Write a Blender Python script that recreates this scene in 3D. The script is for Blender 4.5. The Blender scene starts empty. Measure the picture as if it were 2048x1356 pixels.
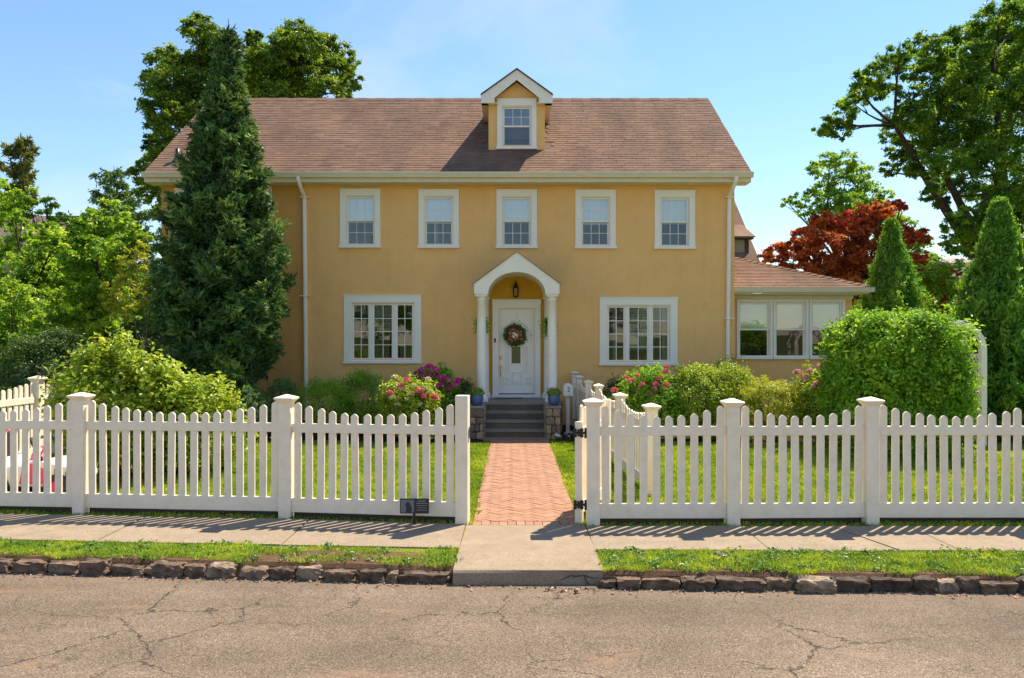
import bpy, bmesh, math, random
import numpy as np
from mathutils import Vector, Matrix, noise as mnoise

random.seed(7)
RNG = np.random.default_rng(11)
SC = bpy.context.scene
COL = SC.collection
R = math.radians

# ------------------------------------------------------------------ camera, sky, sun, exposure
CAM_H, FPX = 2.2, 1593.0
cd = bpy.data.cameras.new('camera'); cd.sensor_width = 36; cd.lens = 28.0
cd.clip_start = 0.05; cd.clip_end = 3000
cam = bpy.data.objects.new('camera', cd); COL.objects.link(cam)
cam.location = (0, 0, CAM_H); cam.rotation_euler = (R(90), 0, 0)
SC.camera = cam

SUN_EL, SUN_AZ = 57.0, 43.0          # azimuth measured from +Y (into the picture) towards +X
w = bpy.data.worlds.new('World'); SC.world = w; w.use_nodes = True
nt = w.node_tree; nt.nodes.clear()
sky = nt.nodes.new('ShaderNodeTexSky'); sky.sky_type = 'NISHITA'; sky.sun_disc = False
sky.sun_elevation = R(SUN_EL); sky.sun_rotation = R(SUN_AZ)
sky.altitude = 100; sky.air_density = 1.4; sky.dust_density = 0.0; sky.ozone_density = 7.0
bg = nt.nodes.new('ShaderNodeBackground'); bg.inputs['Strength'].default_value = 0.061
wo = nt.nodes.new('ShaderNodeOutputWorld')
# thin fair-weather cloud, the same all round the sky
tc = nt.nodes.new('ShaderNodeTexCoord'); sx = nt.nodes.new('ShaderNodeSeparateXYZ'); nt.links.new(tc.outputs['Generated'], sx.inputs[0])
zz = nt.nodes.new('ShaderNodeMath'); zz.operation = 'ADD'; nt.links.new(sx.outputs[2], zz.inputs[0]); zz.inputs[1].default_value = 0.12
cv = nt.nodes.new('ShaderNodeCombineXYZ')
for i in (0, 1):
    dv = nt.nodes.new('ShaderNodeMath'); dv.operation = 'DIVIDE'; nt.links.new(sx.outputs[i], dv.inputs[0]); nt.links.new(zz.outputs[0], dv.inputs[1]); nt.links.new(dv.outputs[0], cv.inputs[i])
cn = nt.nodes.new('ShaderNodeTexNoise'); cn.inputs['Scale'].default_value = 0.8; cn.inputs['Detail'].default_value = 7; cn.inputs['Roughness'].default_value = 0.58; cn.inputs['Distortion'].default_value = 0.4
nt.links.new(cv.outputs[0], cn.inputs['Vector'])
cr = nt.nodes.new('ShaderNodeValToRGB'); cr.color_ramp.elements[0].position = 0.49; cr.color_ramp.elements[1].position = 0.76; cr.color_ramp.elements[1].color = (0.75, 0.75, 0.75, 1); nt.links.new(cn.outputs['Fac'], cr.inputs[0])
cm = nt.nodes.new('ShaderNodeMix'); cm.data_type = 'RGBA'; nt.links.new(cr.outputs[0], cm.inputs[0]); nt.links.new(sky.outputs[0], cm.inputs[6]); cm.inputs[7].default_value = (5.2, 5.3, 5.5, 1)
nt.links.new(cm.outputs[2], bg.inputs['Color']); nt.links.new(bg.outputs[0], wo.inputs['Surface'])

sl = bpy.data.lights.new('sun', 'SUN'); sl.energy = 3.2; sl.angle = R(0.53); sl.color = (1.0, 0.89, 0.70)
so = bpy.data.objects.new('sun', sl); COL.objects.link(so)
sd = Vector((math.cos(R(SUN_EL))*math.sin(R(SUN_AZ)), math.cos(R(SUN_EL))*math.cos(R(SUN_AZ)), math.sin(R(SUN_EL))))
so.rotation_euler = sd.to_track_quat('Z', 'Y').to_euler(); so.location = (20, 30, 40)

vs = SC.view_settings
SC.display_settings.display_device = 'sRGB'
vs.view_transform = 'Standard'; vs.look = 'None'; vs.gamma = 1; vs.use_curve_mapping = False
vs.exposure = 1.6
SC.cycles.max_bounces = 8; SC.cycles.transparent_max_bounces = 12

# ------------------------------------------------------------------ helpers
def P(px, py, Y):
    """a point of the photograph taken to the distance Y at which the thing stands"""
    return Vector(((px-1024)/FPX*Y, Y, CAM_H-(py-678)/FPX*Y))
def X(px, Y): return (px-1024)/FPX*Y
def Z(py, Y): return CAM_H-(py-678)/FPX*Y

def tag(o, label=None, cat=None, group=None, kind=None):
    if label: o['label'] = label
    if cat: o['category'] = cat
    if group: o['group'] = group
    if kind: o['kind'] = kind
    return o
def thing(name, label, cat, loc=(0, 0, 0), group=None):
    o = bpy.data.objects.new(name, None); COL.objects.link(o)
    o.location = loc; o.empty_display_size = 0.2
    return tag(o, label, cat, group)
def origin(o):
    v = Vector((0, 0, 0))
    while o is not None:
        v += o.location; o = o.parent
    return v
def link(name, me, parent=None, loc=None, rot=None):
    o = bpy.data.objects.new(name, me); COL.objects.link(o)
    if parent is not None:
        o.parent = parent
        if loc is not None: loc = Vector(loc)-origin(parent)
    if loc is not None: o.location = loc
    if rot is not None: o.rotation_euler = rot
    return o

class MB:
    def __init__(s): s.v = []; s.f = []
    def add(s, vs, fs):
        b = len(s.v); s.v += [tuple(p) for p in vs]; s.f += [tuple(i+b for i in q) for q in fs]; return s
    def box(s, x0, x1, y0, y1, z0, z1):
        return s.add([(x0,y0,z0),(x1,y0,z0),(x1,y1,z0),(x0,y1,z0),(x0,y0,z1),(x1,y0,z1),(x1,y1,z1),(x0,y1,z1)],
                     [(0,3,2,1),(4,5,6,7),(0,1,5,4),(1,2,6,5),(2,3,7,6),(3,0,4,7)])
    def obox(s, p0, p1, z0, z1, t, z0b=None, z1b=None):
        a = Vector((p0[0], p0[1], 0)); b = Vector((p1[0], p1[1], 0)); d = (b-a).normalized(); n = Vector((-d.y, d.x, 0))*t/2
        z0b = z0 if z0b is None else z0b; z1b = z1 if z1b is None else z1b
        q = [a-n, b-n, b+n, a+n]; zz0 = [z0, z0b, z0b, z0]; zz1 = [z1, z1b, z1b, z1]
        return s.add([(k.x, k.y, h) for k, h in zip(q, zz0)]+[(k.x, k.y, h) for k, h in zip(q, zz1)],
                     [(0,3,2,1),(4,5,6,7),(0,1,5,4),(1,2,6,5),(2,3,7,6),(3,0,4,7)])
    def prism(s, poly, axis, a0, a1):
        n = len(poly)
        def m(p, a):
            return {'x': (a, p[0], p[1]), 'y': (p[0], a, p[1]), 'z': (p[0], p[1], a)}[axis]
        vs = [m(p, a0) for p in poly]+[m(p, a1) for p in poly]
        fs = [tuple(range(n)), tuple(range(2*n-1, n-1, -1))]+[(i, (i+1) % n, n+(i+1) % n, n+i) for i in range(n)]
        return s.add(vs, fs)
    def tube(s, pts, rad, n=8, cap=True):
        pts = [Vector(p) for p in pts]
        if not hasattr(rad, '__len__'): rad = [rad]*len(pts)
        vs = []; fs = []; prev = None
        for i, p in enumerate(pts):
            d = (pts[min(i+1, len(pts)-1)]-pts[max(i-1, 0)]).normalized()
            if prev is None: prev = d.orthogonal().normalized()
            u = (prev-d*prev.dot(d)); u = u.normalized() if u.length > 1e-6 else d.orthogonal().normalized()
            prev = u; v2 = d.cross(u)
            for k in range(n):
                a = 2*math.pi*k/n; vs.append(p+(u*math.cos(a)+v2*math.sin(a))*rad[i])
        for i in range(len(pts)-1):
            for k in range(n):
                fs.append((i*n+k, i*n+(k+1) % n, (i+1)*n+(k+1) % n, (i+1)*n+k))
        if cap: fs += [tuple(range(n-1, -1, -1)), tuple(range((len(pts)-1)*n, len(pts)*n))]
        return s.add(vs, fs)
    def lathe(s, prof, c, n=20):
        vs = []; fs = []
        for r, z in prof:
            for k in range(n):
                a = 2*math.pi*k/n; vs.append((c[0]+r*math.cos(a), c[1]+r*math.sin(a), c[2]+z))
        for i in range(len(prof)-1):
            for k in range(n): fs.append((i*n+k, i*n+(k+1) % n, (i+1)*n+(k+1) % n, (i+1)*n+k))
        fs += [tuple(range(n-1, -1, -1)), tuple(range((len(prof)-1)*n, len(prof)*n))]
        return s.add(vs, fs)
    def mesh(s, name, mat, off=(0, 0, 0), smooth=False, fix=True, tint=None):
        me = bpy.data.meshes.new(name)
        ox, oy, oz = off
        me.from_pydata([(a-ox, b-oy, c-oz) for a, b, c in s.v], [], s.f)
        if fix:
            bm = bmesh.new(); bm.from_mesh(me); bmesh.ops.recalc_face_normals(bm, faces=bm.faces); bm.to_mesh(me); bm.free()
        if mat: me.materials.append(mat)
        if smooth:
            me.polygons.foreach_set('use_smooth', [True]*len(me.polygons))
        if tint is not None:
            a = me.attributes.new('tint', 'FLOAT', 'POINT')
            a.data.foreach_set('value', np.full(len(me.vertices), tint, np.float32) if np.isscalar(tint) else np.asarray(tint, np.float32))
        me.update()
        return me
    def build(s, name, mat, parent=None, bevel=0, smooth=False, seg=2, fix=True, tint=None):
        off = origin(parent) if parent is not None else (0, 0, 0)
        o = link(name, s.mesh(name, mat, off, smooth, fix, tint), parent)
        if bevel:
            m = o.modifiers.new('bevel', 'BEVEL'); m.width = bevel; m.segments = seg; m.limit_method = 'ANGLE'; m.angle_limit = R(40)
        return o

def npmesh(name, V, F, mat, tint=None, off=(0, 0, 0)):
    V = np.asarray(V, np.float32)-np.asarray(off, np.float32); F = np.asarray(F, np.int32)
    me = bpy.data.meshes.new(name)
    me.vertices.add(len(V)); me.vertices.foreach_set('co', V.ravel())
    k = F.shape[1]
    me.loops.add(F.size); me.loops.foreach_set('vertex_index', F.ravel())
    me.polygons.add(len(F)); me.polygons.foreach_set('loop_start', np.arange(0, F.size, k, dtype=np.int32))
    if tint is not None:
        a = me.attributes.new('tint', 'FLOAT', 'POINT'); a.data.foreach_set('value', np.asarray(tint, np.float32))
    me.polygons.foreach_set('use_smooth', np.zeros(len(F), bool))
    me.materials.append(mat); me.update(calc_edges=True)
    return me

# ------------------------------------------------------------------ materials
def nodes(name):
    m = bpy.data.materials.new(name); m.use_nodes = True
    return m, m.node_tree, m.node_tree.nodes['Principled BSDF']
def N(t, kind, **kw):
    n = t.nodes.new(kind)
    for k, v in kw.items():
        if k in n.inputs: n.inputs[k].default_value = v
        else: setattr(n, k, v)
    return n
def ramp(t, src, stops, interp='LINEAR'):
    r = t.nodes.new('ShaderNodeValToRGB'); r.color_ramp.interpolation = interp
    e = r.color_ramp.elements
    while len(e) < len(stops): e.new(0.5)
    for el, (p, c) in zip(e, stops):
        el.position = p; el.color = (c[0], c[1], c[2], 1) if hasattr(c, '__len__') else (c, c, c, 1)
    t.links.new(src, r.inputs[0]); return r.outputs[0]
def mix(t, fac, a, b, mode='MIX'):
    m = t.nodes.new('ShaderNodeMix'); m.data_type = 'RGBA'; m.blend_type = mode
    for sock, v in ((m.inputs[0], fac), (m.inputs[6], a), (m.inputs[7], b)):
        if isinstance(v, bpy.types.NodeSocket): t.links.new(v, sock)
        elif hasattr(v, '__len__'): sock.default_value = (v[0], v[1], v[2], 1)
        else: sock.default_value = v
    return m.outputs[2]
def math_(t, op, a, b=0.0, clamp=False):
    m = t.nodes.new('ShaderNodeMath'); m.operation = op; m.use_clamp = clamp
    for i, v in enumerate((a, b)):
        if isinstance(v, bpy.types.NodeSocket): t.links.new(v, m.inputs[i])
        else: m.inputs[i].default_value = v
    return m.outputs[0]
def pos(t, scale=(1, 1, 1)):
    g = t.nodes.new('ShaderNodeNewGeometry'); mp = t.nodes.new('ShaderNodeMapping')
    mp.inputs['Scale'].default_value = scale; t.links.new(g.outputs['Position'], mp.inputs[0]); return mp.outputs[0]
def noise(t, scale, detail=4, rough=0.55, vec=None, dist=0.0):
    n = N(t, 'ShaderNodeTexNoise', Scale=scale, Detail=detail, Roughness=rough, Distortion=dist)
    t.links.new(vec if vec is not None else pos(t), n.inputs['Vector']); return n.outputs['Fac']
def bump(t, b, h, strength, dist=0.01):
    n = N(t, 'ShaderNodeBump', Strength=strength, Distance=dist); t.links.new(h, n.inputs['Height'])
    t.links.new(n.outputs[0], b.inputs['Normal'])
def attr(t, name='tint'):
    a = t.nodes.new('ShaderNodeAttribute'); a.attribute_name = name; return a.outputs['Fac']

def mat_paint(name, c, rough=0.45, dirt=0.12, dirtc=(0.35, 0.30, 0.22), scale=3.0):
    m, t, b = nodes(name)
    f = math_(t, 'MULTIPLY', ramp(t, noise(t, scale, 6, 0.65), [(0.45, 0), (0.8, 1)]), dirt)
    t.links.new(mix(t, f, c, dirtc), b.inputs['Base Color']); b.inputs['Roughness'].default_value = rough
    bump(t, b, noise(t, 60, 3), 0.08, 0.004); return m
def mat_plain(name, c, rough=0.5, metal=0.0, spec=0.5):
    m, t, b = nodes(name)
    col = mix(t, noise(t, 12, 4), [k*0.85 for k in c], [min(1, k*1.12) for k in c])
    t.links.new(col, b.inputs['Base Color']); b.inputs['Roughness'].default_value = rough
    b.inputs['Metallic'].default_value = metal; b.inputs['Specular IOR Level'].default_value = spec; return m
def mat_leaf(name, c1, c2, c3, trans=0.35, rough=0.45, spec=0.35):
    m, t, b = nodes(name)
    col = ramp(t, attr(t), [(0.0, c1), (0.55, c2), (1.0, c3)])
    t.links.new(col, b.inputs['Base Color']); b.inputs['Roughness'].default_value = rough
    b.inputs['Specular IOR Level'].default_value = spec
    tr = t.nodes.new('ShaderNodeBsdfTranslucent')
    t.links.new(mix(t, 1.0, col, (1.25, 1.15, 0.55), 'MULTIPLY'), tr.inputs['Color'])
    ms = t.nodes.new('ShaderNodeMixShader'); ms.inputs[0].default_value = trans
    t.links.new(b.outputs[0], ms.inputs[1]); t.links.new(tr.outputs[0], ms.inputs[2])
    t.links.new(ms.outputs[0], t.nodes['Material Output'].inputs['Surface']); return m

def mat_stucco(name, c, c2, streak):
    m, t, b = nodes(name)
    big = ramp(t, noise(t, 0.5, 5, 0.6), [(0.3, 0), (0.75, 1)])
    col = mix(t, big, c, c2)
    st = ramp(t, noise(t, 1.0, 6, 0.6, pos(t, (5.0, 5.0, 0.22))), [(0.55, 0), (0.85, 1)])
    col = mix(t, math_(t, 'MULTIPLY', st, streak), col, [k*0.6 for k in c])
    mo = ramp(t, noise(t, 2.3, 6, 0.7), [(0.3, 0.93), (0.7, 1.05)]); col = mix(t, 1.0, col, mo, 'MULTIPLY')
    nz = N(t, 'ShaderNodeTexNoise', Scale=1.6, Detail=5, Roughness=0.6); t.links.new(pos(t), nz.inputs['Vector'])
    va = t.nodes.new('ShaderNodeVectorMath'); va.operation = 'MULTIPLY_ADD'; va.inputs[1].default_value = (0.5, 0.5, 0.5); t.links.new(nz.outputs['Color'], va.inputs[0]); t.links.new(pos(t, (0.5, 0.5, 0.22)), va.inputs[2])
    vc = N(t, 'ShaderNodeTexVoronoi', Scale=0.9, feature='DISTANCE_TO_EDGE'); t.links.new(va.outputs[0], vc.inputs['Vector'])
    hc = math_(t, 'MULTIPLY', ramp(t, vc.outputs['Distance'], [(0.0, 1), (0.004, 0)]), ramp(t, noise(t, 0.7, 3), [(0.5, 0), (0.6, 0.35)]))
    col = mix(t, hc, col, [k*0.45 for k in c])
    fine = noise(t, 90, 3, 0.7)
    col = mix(t, math_(t, 'MULTIPLY', ramp(t, fine, [(0.4, 0), (0.7, 1)]), 0.22), col, [k*0.7 for k in c])
    t.links.new(col, b.inputs['Base Color']); b.inputs['Roughness'].default_value = 0.85
    b.inputs['Specular IOR Level'].default_value = 0.2
    bump(t, b, math_(t, 'ADD', noise(t, 45, 4, 0.7), math_(t, 'MULTIPLY', noise(t, 9, 3), 0.8)), 0.6, 0.014); return m

def mat_shingle():
    m, t, b = nodes('asphalt_shingle')
    col = ramp(t, attr(t), [(0, (0.185, 0.108, 0.075)), (0.5, (0.225, 0.133, 0.092)), (1, (0.265, 0.16, 0.112))])
    st = ramp(t, noise(t, 1.0, 6, 0.65, pos(t, (1.1, 0.28, 0.28))), [(0.42, 0), (0.70, 1)])
    col = mix(t, math_(t, 'MULTIPLY', st, 0.75), col, (0.095, 0.062, 0.052))
    lt = ramp(t, noise(t, 0.45, 4), [(0.45, 0), (0.75, 1)])
    col = mix(t, math_(t, 'MULTIPLY', lt, 0.35), col, (0.30, 0.185, 0.135))
    sp = ramp(t, noise(t, 220, 2, 0.8), [(0.35, 0.75), (0.7, 1.2)])
    col = mix(t, 1.0, col, sp, 'MULTIPLY')
    t.links.new(col, b.inputs['Base Color']); b.inputs['Roughness'].default_value = 0.95
    b.inputs['Specular IOR Level'].default_value = 0.15
    bump(t, b, noise(t, 150, 3, 0.8), 0.4, 0.006); return m

def mat_asphalt():
    m, t, b = nodes('weathered_asphalt')
    vo = N(t, 'ShaderNodeTexVoronoi', Scale=130.0); t.links.new(pos(t), vo.inputs['Vector'])
    sep = t.nodes.new('ShaderNodeSeparateColor'); t.links.new(vo.outputs['Color'], sep.inputs[0])
    col = ramp(t, sep.outputs[0], [(0.0, (0.07, 0.05, 0.035)), (0.3, (0.145, 0.106, 0.076)), (0.8, (0.205, 0.152, 0.110)), (1.0, (0.33, 0.26, 0.195))])
    big = ramp(t, noise(t, 0.55, 5, 0.6), [(0.3, 0.70), (0.72, 1.22)])
    col = mix(t, 1.0, col, big, 'MULTIPLY')
    band = ramp(t, noise(t, 1.0, 4, 0.55, pos(t, (0.12, 1.7, 1))), [(0.35, 0.86), (0.65, 1.10)]); col = mix(t, 1.0, col, band, 'MULTIPLY')
    oil = ramp(t, noise(t, 1.9, 3, 0.5), [(0.68, 0), (0.78, 1)]); col = mix(t, math_(t, 'MULTIPLY', oil, 0.45), col, (0.06, 0.05, 0.04))
    clay = math_(t, 'MULTIPLY', ramp(t, noise(t, 1.5, 6, 0.6, pos(t, (0.6, 1.6, 1))), [(0.60, 0), (0.72, 1)]), 0.42)
    col = mix(t, clay, col, (0.33, 0.19, 0.115))
    # clay and sand washed up along the kerb
    g = t.nodes.new('ShaderNodeNewGeometry'); sx = t.nodes.new('ShaderNodeSeparateXYZ'); t.links.new(g.outputs['Position'], sx.inputs[0])
    yy = math_(t, 'ADD', sx.outputs[1], math_(t, 'MULTIPLY', sx.outputs[0], 0.068))
    yy = math_(t, 'ADD', yy, math_(t, 'MULTIPLY', noise(t, 2.2, 4), 0.5))
    k = ramp(t, math_(t, 'SUBTRACT', yy, 7.0), [(0.45, 0), (0.85, 1)])
    col = mix(t, math_(t, 'MULTIPLY', k, 0.55), col, (0.21, 0.145, 0.105))
    # cracks
    wv = t.nodes.new('ShaderNodeVectorMath'); wv.operation = 'ADD'
    nz = N(t, 'ShaderNodeTexNoise', Scale=2.6, Detail=6, Roughness=0.65); t.links.new(pos(t), nz.inputs['Vector'])
    vm = t.nodes.new('ShaderNodeVectorMath'); vm.operation = 'SCALE'; vm.inputs['Scale'].default_value = 0.55
    t.links.new(nz.outputs['Color'], vm.inputs[0]); t.links.new(pos(t), wv.inputs[0]); t.links.new(vm.outputs[0], wv.inputs[1])
    vd = N(t, 'ShaderNodeTexVoronoi', Scale=0.85, feature='DISTANCE_TO_EDGE'); t.links.new(wv.outputs[0], vd.inputs['Vector'])
    cr = ramp(t, vd.outputs['Distance'], [(0.0, 1), (0.0038, 0.95), (0.0085, 0)])
    msk = ramp(t, noise(t, 0.55, 3, 0.5, pos(t, (1, 1, 1))), [(0.44, 0), (0.54, 1)])
    vd2 = N(t, 'ShaderNodeTexVoronoi', Scale=2.7, feature='DISTANCE_TO_EDGE'); t.links.new(wv.outputs[0], vd2.inputs['Vector'])
    cr2 = ramp(t, vd2.outputs['Distance'], [(0.0, 0.8), (0.004, 0.6), (0.011, 0)])
    msk2 = ramp(t, noise(t, 0.8, 4, 0.6, pos(t, (1, 1.4, 1))), [(0.52, 0), (0.60, 1)])
    brk = ramp(t, noise(t, 5.0, 3), [(0.30, 0.2), (0.48, 1)])
    cr = math_(t, 'MULTIPLY', math_(t, 'MAXIMUM', math_(t, 'MULTIPLY', cr, msk), math_(t, 'MULTIPLY', cr2, msk2)), brk)
    col = mix(t, math_(t, 'MULTIPLY', cr, 0.9), col, (0.025, 0.021, 0.018))
    t.links.new(col, b.inputs['Base Color']); b.inputs['Roughness'].default_value = 0.9
    b.inputs['Specular IOR Level'].default_value = 0.2
    h = math_(t, 'SUBTRACT', sep.outputs[1], math_(t, 'MULTIPLY', cr, 3.0))
    bump(t, b, h, 0.55, 0.006); return m

def mat_concrete(name, c, c2):
    m, t, b = nodes(name)
    col = mix(t, ramp(t, noise(t, 1.6, 6, 0.65), [(0.3, 0), (0.75, 1)]), c, c2)
    sp = ramp(t, noise(t, 75, 3, 0.8), [(0.36, 0.62), (0.5, 1.0), (0.7, 1.22)])
    col = mix(t, 1.0, col, sp, 'MULTIPLY')
    blot = ramp(t, noise(t, 4.5, 5, 0.7), [(0.4, 1.0), (0.7, 0.82)]); col = mix(t, 1.0, col, blot, 'MULTIPLY')
    pit = ramp(t, noise(t, 36, 4, 0.7), [(0.62, 0), (0.72, 1)])
    col = mix(t, math_(t, 'MULTIPLY', pit, 0.45), col, [k*0.55 for k in c])
    t.links.new(col, b.inputs['Base Color']); b.inputs['Roughness'].default_value = 0.9
    b.inputs['Specular IOR Level'].default_value = 0.2
    bump(t, b, math_(t, 'SUBTRACT', noise(t, 120, 4, 0.75), pit), 0.4, 0.006); return m

def mat_tinted(name, stops, nscale=30, namp=0.35, rough=0.9, bs=0.5, bd=0.008, bscale=40):
    m, t, b = nodes(name)
    col = ramp(t, attr(t), stops)
    nn = ramp(t, noise(t, nscale, 5, 0.65), [(0.3, 1-namp), (0.7, 1+namp*0.7)])
    col = mix(t, 1.0, col, nn, 'MULTIPLY')
    t.links.new(col, b.inputs['Base Color']); b.inputs['Roughness'].default_value = rough
    b.inputs['Specular IOR Level'].default_value = 0.2
    bump(t, b, noise(t, bscale, 5, 0.7), bs, bd); return m

def mat_ground(name, c, c2, scale=2.0, bs=0.5):
    m, t, b = nodes(name)
    col = mix(t, ramp(t, noise(t, scale, 6, 0.65), [(0.35, 0), (0.65, 1)]), c, c2)
    col = mix(t, 1.0, col, ramp(t, noise(t, 60, 4, 0.8), [(0.3, 0.6), (0.7, 1.3)]), 'MULTIPLY')
    t.links.new(col, b.inputs['Base Color']); b.inputs['Roughness'].default_value = 1.0
    b.inputs['Specular IOR Level'].default_value = 0.1
    bump(t, b, noise(t, 45, 5, 0.8), bs, 0.03); return m

def mat_glass(name, refl=0.11, tint=(0.9, 0.95, 0.95)):
    m, t, b = nodes(name); t.nodes.remove(b)
    g = N(t, 'ShaderNodeBsdfGlossy', Roughness=0.0); g.inputs['Color'].default_value = (0.95, 0.97, 1, 1)
    tr = t.nodes.new('ShaderNodeBsdfTransparent'); tr.inputs['Color'].default_value = (*tint, 1)
    fr = N(t, 'ShaderNodeFresnel', IOR=1.5)
    f = math_(t, 'ADD', math_(t, 'MULTIPLY', fr.outputs[0], 1.6), refl-0.064, True)
    ms = t.nodes.new('ShaderNodeMixShader'); t.links.new(f, ms.inputs[0])
    t.links.new(tr.outputs[0], ms.inputs[1]); t.links.new(g.outputs[0], ms.inputs[2])
    t.links.new(ms.outputs[0], t.nodes['Material Output'].inputs['Surface']); return m

M = {}
M['stucco'] = mat_stucco('ochre_stucco', (0.93, 0.535, 0.20), (0.89, 0.505, 0.185), 0.28)
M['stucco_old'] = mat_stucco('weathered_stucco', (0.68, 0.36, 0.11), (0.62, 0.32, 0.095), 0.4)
M['stucco_niche'] = mat_stucco('bounce_lit_stucco', (0.72, 0.40, 0.04), (0.70, 0.38, 0.04), 0.05)  # deeper yellow stands for light bounced under the porch
M['white'] = mat_paint('white_trim_paint', (0.90, 0.82, 0.71), 0.4, 0.10)
M['cream'] = mat_paint('cream_gutter_paint', (0.74, 0.64, 0.46), 0.45, 0.25)
M['vinyl'] = mat_paint('white_fence_vinyl', (0.93, 0.79, 0.63), 0.42, 0.34, (0.50, 0.40, 0.28), 7.0)
M['door'] = mat_paint('white_door_paint', (0.88, 0.82, 0.74), 0.35, 0.05)
M['shingle'] = mat_shingle()
M['asphalt'] = mat_asphalt()
M['concrete'] = mat_concrete('sidewalk_concrete', (0.275, 0.215, 0.155), (0.33, 0.26, 0.19))
M['concrete2'] = mat_concrete('apron_concrete', (0.285, 0.22, 0.155), (0.34, 0.265, 0.19))
M['riser'] = mat_concrete('dark_riser_stone', (0.13, 0.11, 0.09), (0.19, 0.16, 0.125))
M['bluestone'] = mat_concrete('bluestone_tread', (0.25, 0.21, 0.17), (0.33, 0.28, 0.22))
M['brick'] = mat_tinted('paver_brick', [(0, (0.31, 0.165, 0.105)), (0.5, (0.345, 0.19, 0.122)), (1, (0.38, 0.215, 0.14))], 40, 0.25, 0.9, 0.4, 0.004, 90)
M['joint'] = mat_ground('joint_sand', (0.20, 0.12, 0.08), (0.28, 0.175, 0.12), 6)
M['stone'] = mat_tinted('kerb_stone_rock', [(0, (0.07, 0.055, 0.045)), (0.45, (0.19, 0.13, 0.09)), (0.75, (0.33, 0.25, 0.18)), (1, (0.56, 0.48, 0.38))], 9, 0.7, 0.95, 0.8, 0.03, 22)
M['pierstone'] = mat_tinted('pier_fieldstone', [(0, (0.16, 0.13, 0.11)), (0.5, (0.28, 0.22, 0.17)), (1, (0.42, 0.30, 0.19))], 18, 0.45, 0.95, 0.8, 0.02, 30)
M['soil'] = mat_ground('bare_soil', (0.10, 0.058, 0.036), (0.17, 0.10, 0.062), 4)
M['mulch'] = mat_ground('dark_mulch', (0.035, 0.024, 0.018), (0.07, 0.045, 0.03), 14, 1.0)
M['turf'] = mat_ground('turf_soil', (0.13, 0.165, 0.016), (0.19, 0.22, 0.03), 1.5)
M['earth'] = mat_ground('far_earth', (0.06, 0.085, 0.02), (0.10, 0.11, 0.035), 0.3)
M['glass'] = mat_glass('window_glass', 0.20)
M['glass_low'] = mat_glass('lower_window_glass', 0.10, (0.75, 0.8, 0.8))
M['glass_dark'] = mat_glass('screened_glass', 0.085, (0.55, 0.6, 0.62))
M['shade'] = mat_paint('white_roller_shade', (0.90, 0.90, 0.88), 0.9, 0.03)
M['shade2'] = mat_paint('pale_fabric_shade', (0.74, 0.73, 0.60), 0.9, 0.1)
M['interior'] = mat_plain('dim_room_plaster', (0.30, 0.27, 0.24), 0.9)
M['floorwood'] = mat_plain('room_floor_wood', (0.16, 0.09, 0.05), 0.5)
M['black'] = mat_plain('black_metal', (0.016, 0.015, 0.015), 0.4)
M['brass'] = mat_plain('aged_brass', (0.55, 0.38, 0.14), 0.3, 1.0)
M['steel'] = mat_plain('galvanised_steel', (0.45, 0.46, 0.47), 0.4, 0.9)
M['blueglaze'] = mat_plain('blue_glaze', (0.06, 0.11, 0.25), 0.2)
M['pink'] = mat_plain('pink_plastic', (0.72, 0.06, 0.22), 0.35)
M['whiteplastic'] = mat_plain('white_plastic', (0.75, 0.74, 0.73), 0.35)
M['rubber'] = mat_plain('dark_plastic', (0.025, 0.026, 0.03), 0.5)
M['bark'] = mat_ground('tree_bark', (0.055, 0.042, 0.032), (0.10, 0.078, 0.06), 9, 1.0)
M['palebark'] = mat_ground('pale_bark', (0.17, 0.14, 0.11), (0.28, 0.24, 0.19), 9, 1.0)
M['brown'] = mat_plain('brown_trim_and_shade', (0.05, 0.028, 0.022), 0.6)  # trim paint, also colours the shade strips below the fence rails
M['beige'] = mat_stucco('beige_stucco', (0.33, 0.27, 0.215), (0.30, 0.25, 0.20), 0.1)
M['greyroof'] = mat_ground('grey_brown_roofing', (0.13, 0.10, 0.09), (0.19, 0.15, 0.13), 3)
M['wicker'] = mat_plain('woven_wicker', (0.38, 0.20, 0.09), 0.8)
# ------------------------------------------------------------------ setting: ground, road, kerb, sidewalk, walk
def interp(tab, x):
    xs = [a for a, _ in tab]; ys = [b for _, b in tab]; return float(np.interp(x, xs, ys))
KERB = [(-60, 14), (-14, 9.1), (-9, 8.45), (-5.4, 7.98), (-1.1, 7.62), (1.3, 7.42), (4.6, 7.30), (12, 7.2), (60, 7.2)]
SW0 = [(-60, 14.8), (-12, 9.3), (-5.5, 8.66), (-0.65, 8.34), (1.1, 8.24), (5.3, 8.20), (60, 8.2)]      # sidewalk, street side
SW1 = [(-60, 16.2), (-12, 10.5), (-6.3, 9.95), (-2.5, 9.66), (-0.55, 9.40), (0.95, 9.30), (6, 9.27), (60, 9.27)]
ROADZ = -0.13
def sheet(name, pts, z, mat, kind='structure', sub=None):
    b = MB(); b.add([(x, y, z) for x, y in pts], [tuple(range(len(pts)))]); o = b.build(name, mat, fix=False); tag(o, kind=kind); return o
sheet('ground', [(-900, -900), (900, -900), (900, 900), (-900, 900)], -0.20, M['earth'])
kx = [-60, -14, -9, -5.4, -1.1, 1.3, 4.6, 12, 60]
sheet('road', [(-60, -9), (60, -9)]+[(x, interp(KERB, x)+0.06) for x in reversed(kx)], ROADZ, M['asphalt'])
b = MB(); top = []
for x in kx:
    top.append((x, interp(KERB, x)+0.13))
    if x == -1.1: top += [(-0.60, interp(KERB, -0.6)+0.13), (-0.595, 8.25), (0.895, 8.25), (0.90, interp(KERB, 0.9)+0.13)]
top += [(60, 75), (-60, 75)]
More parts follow.
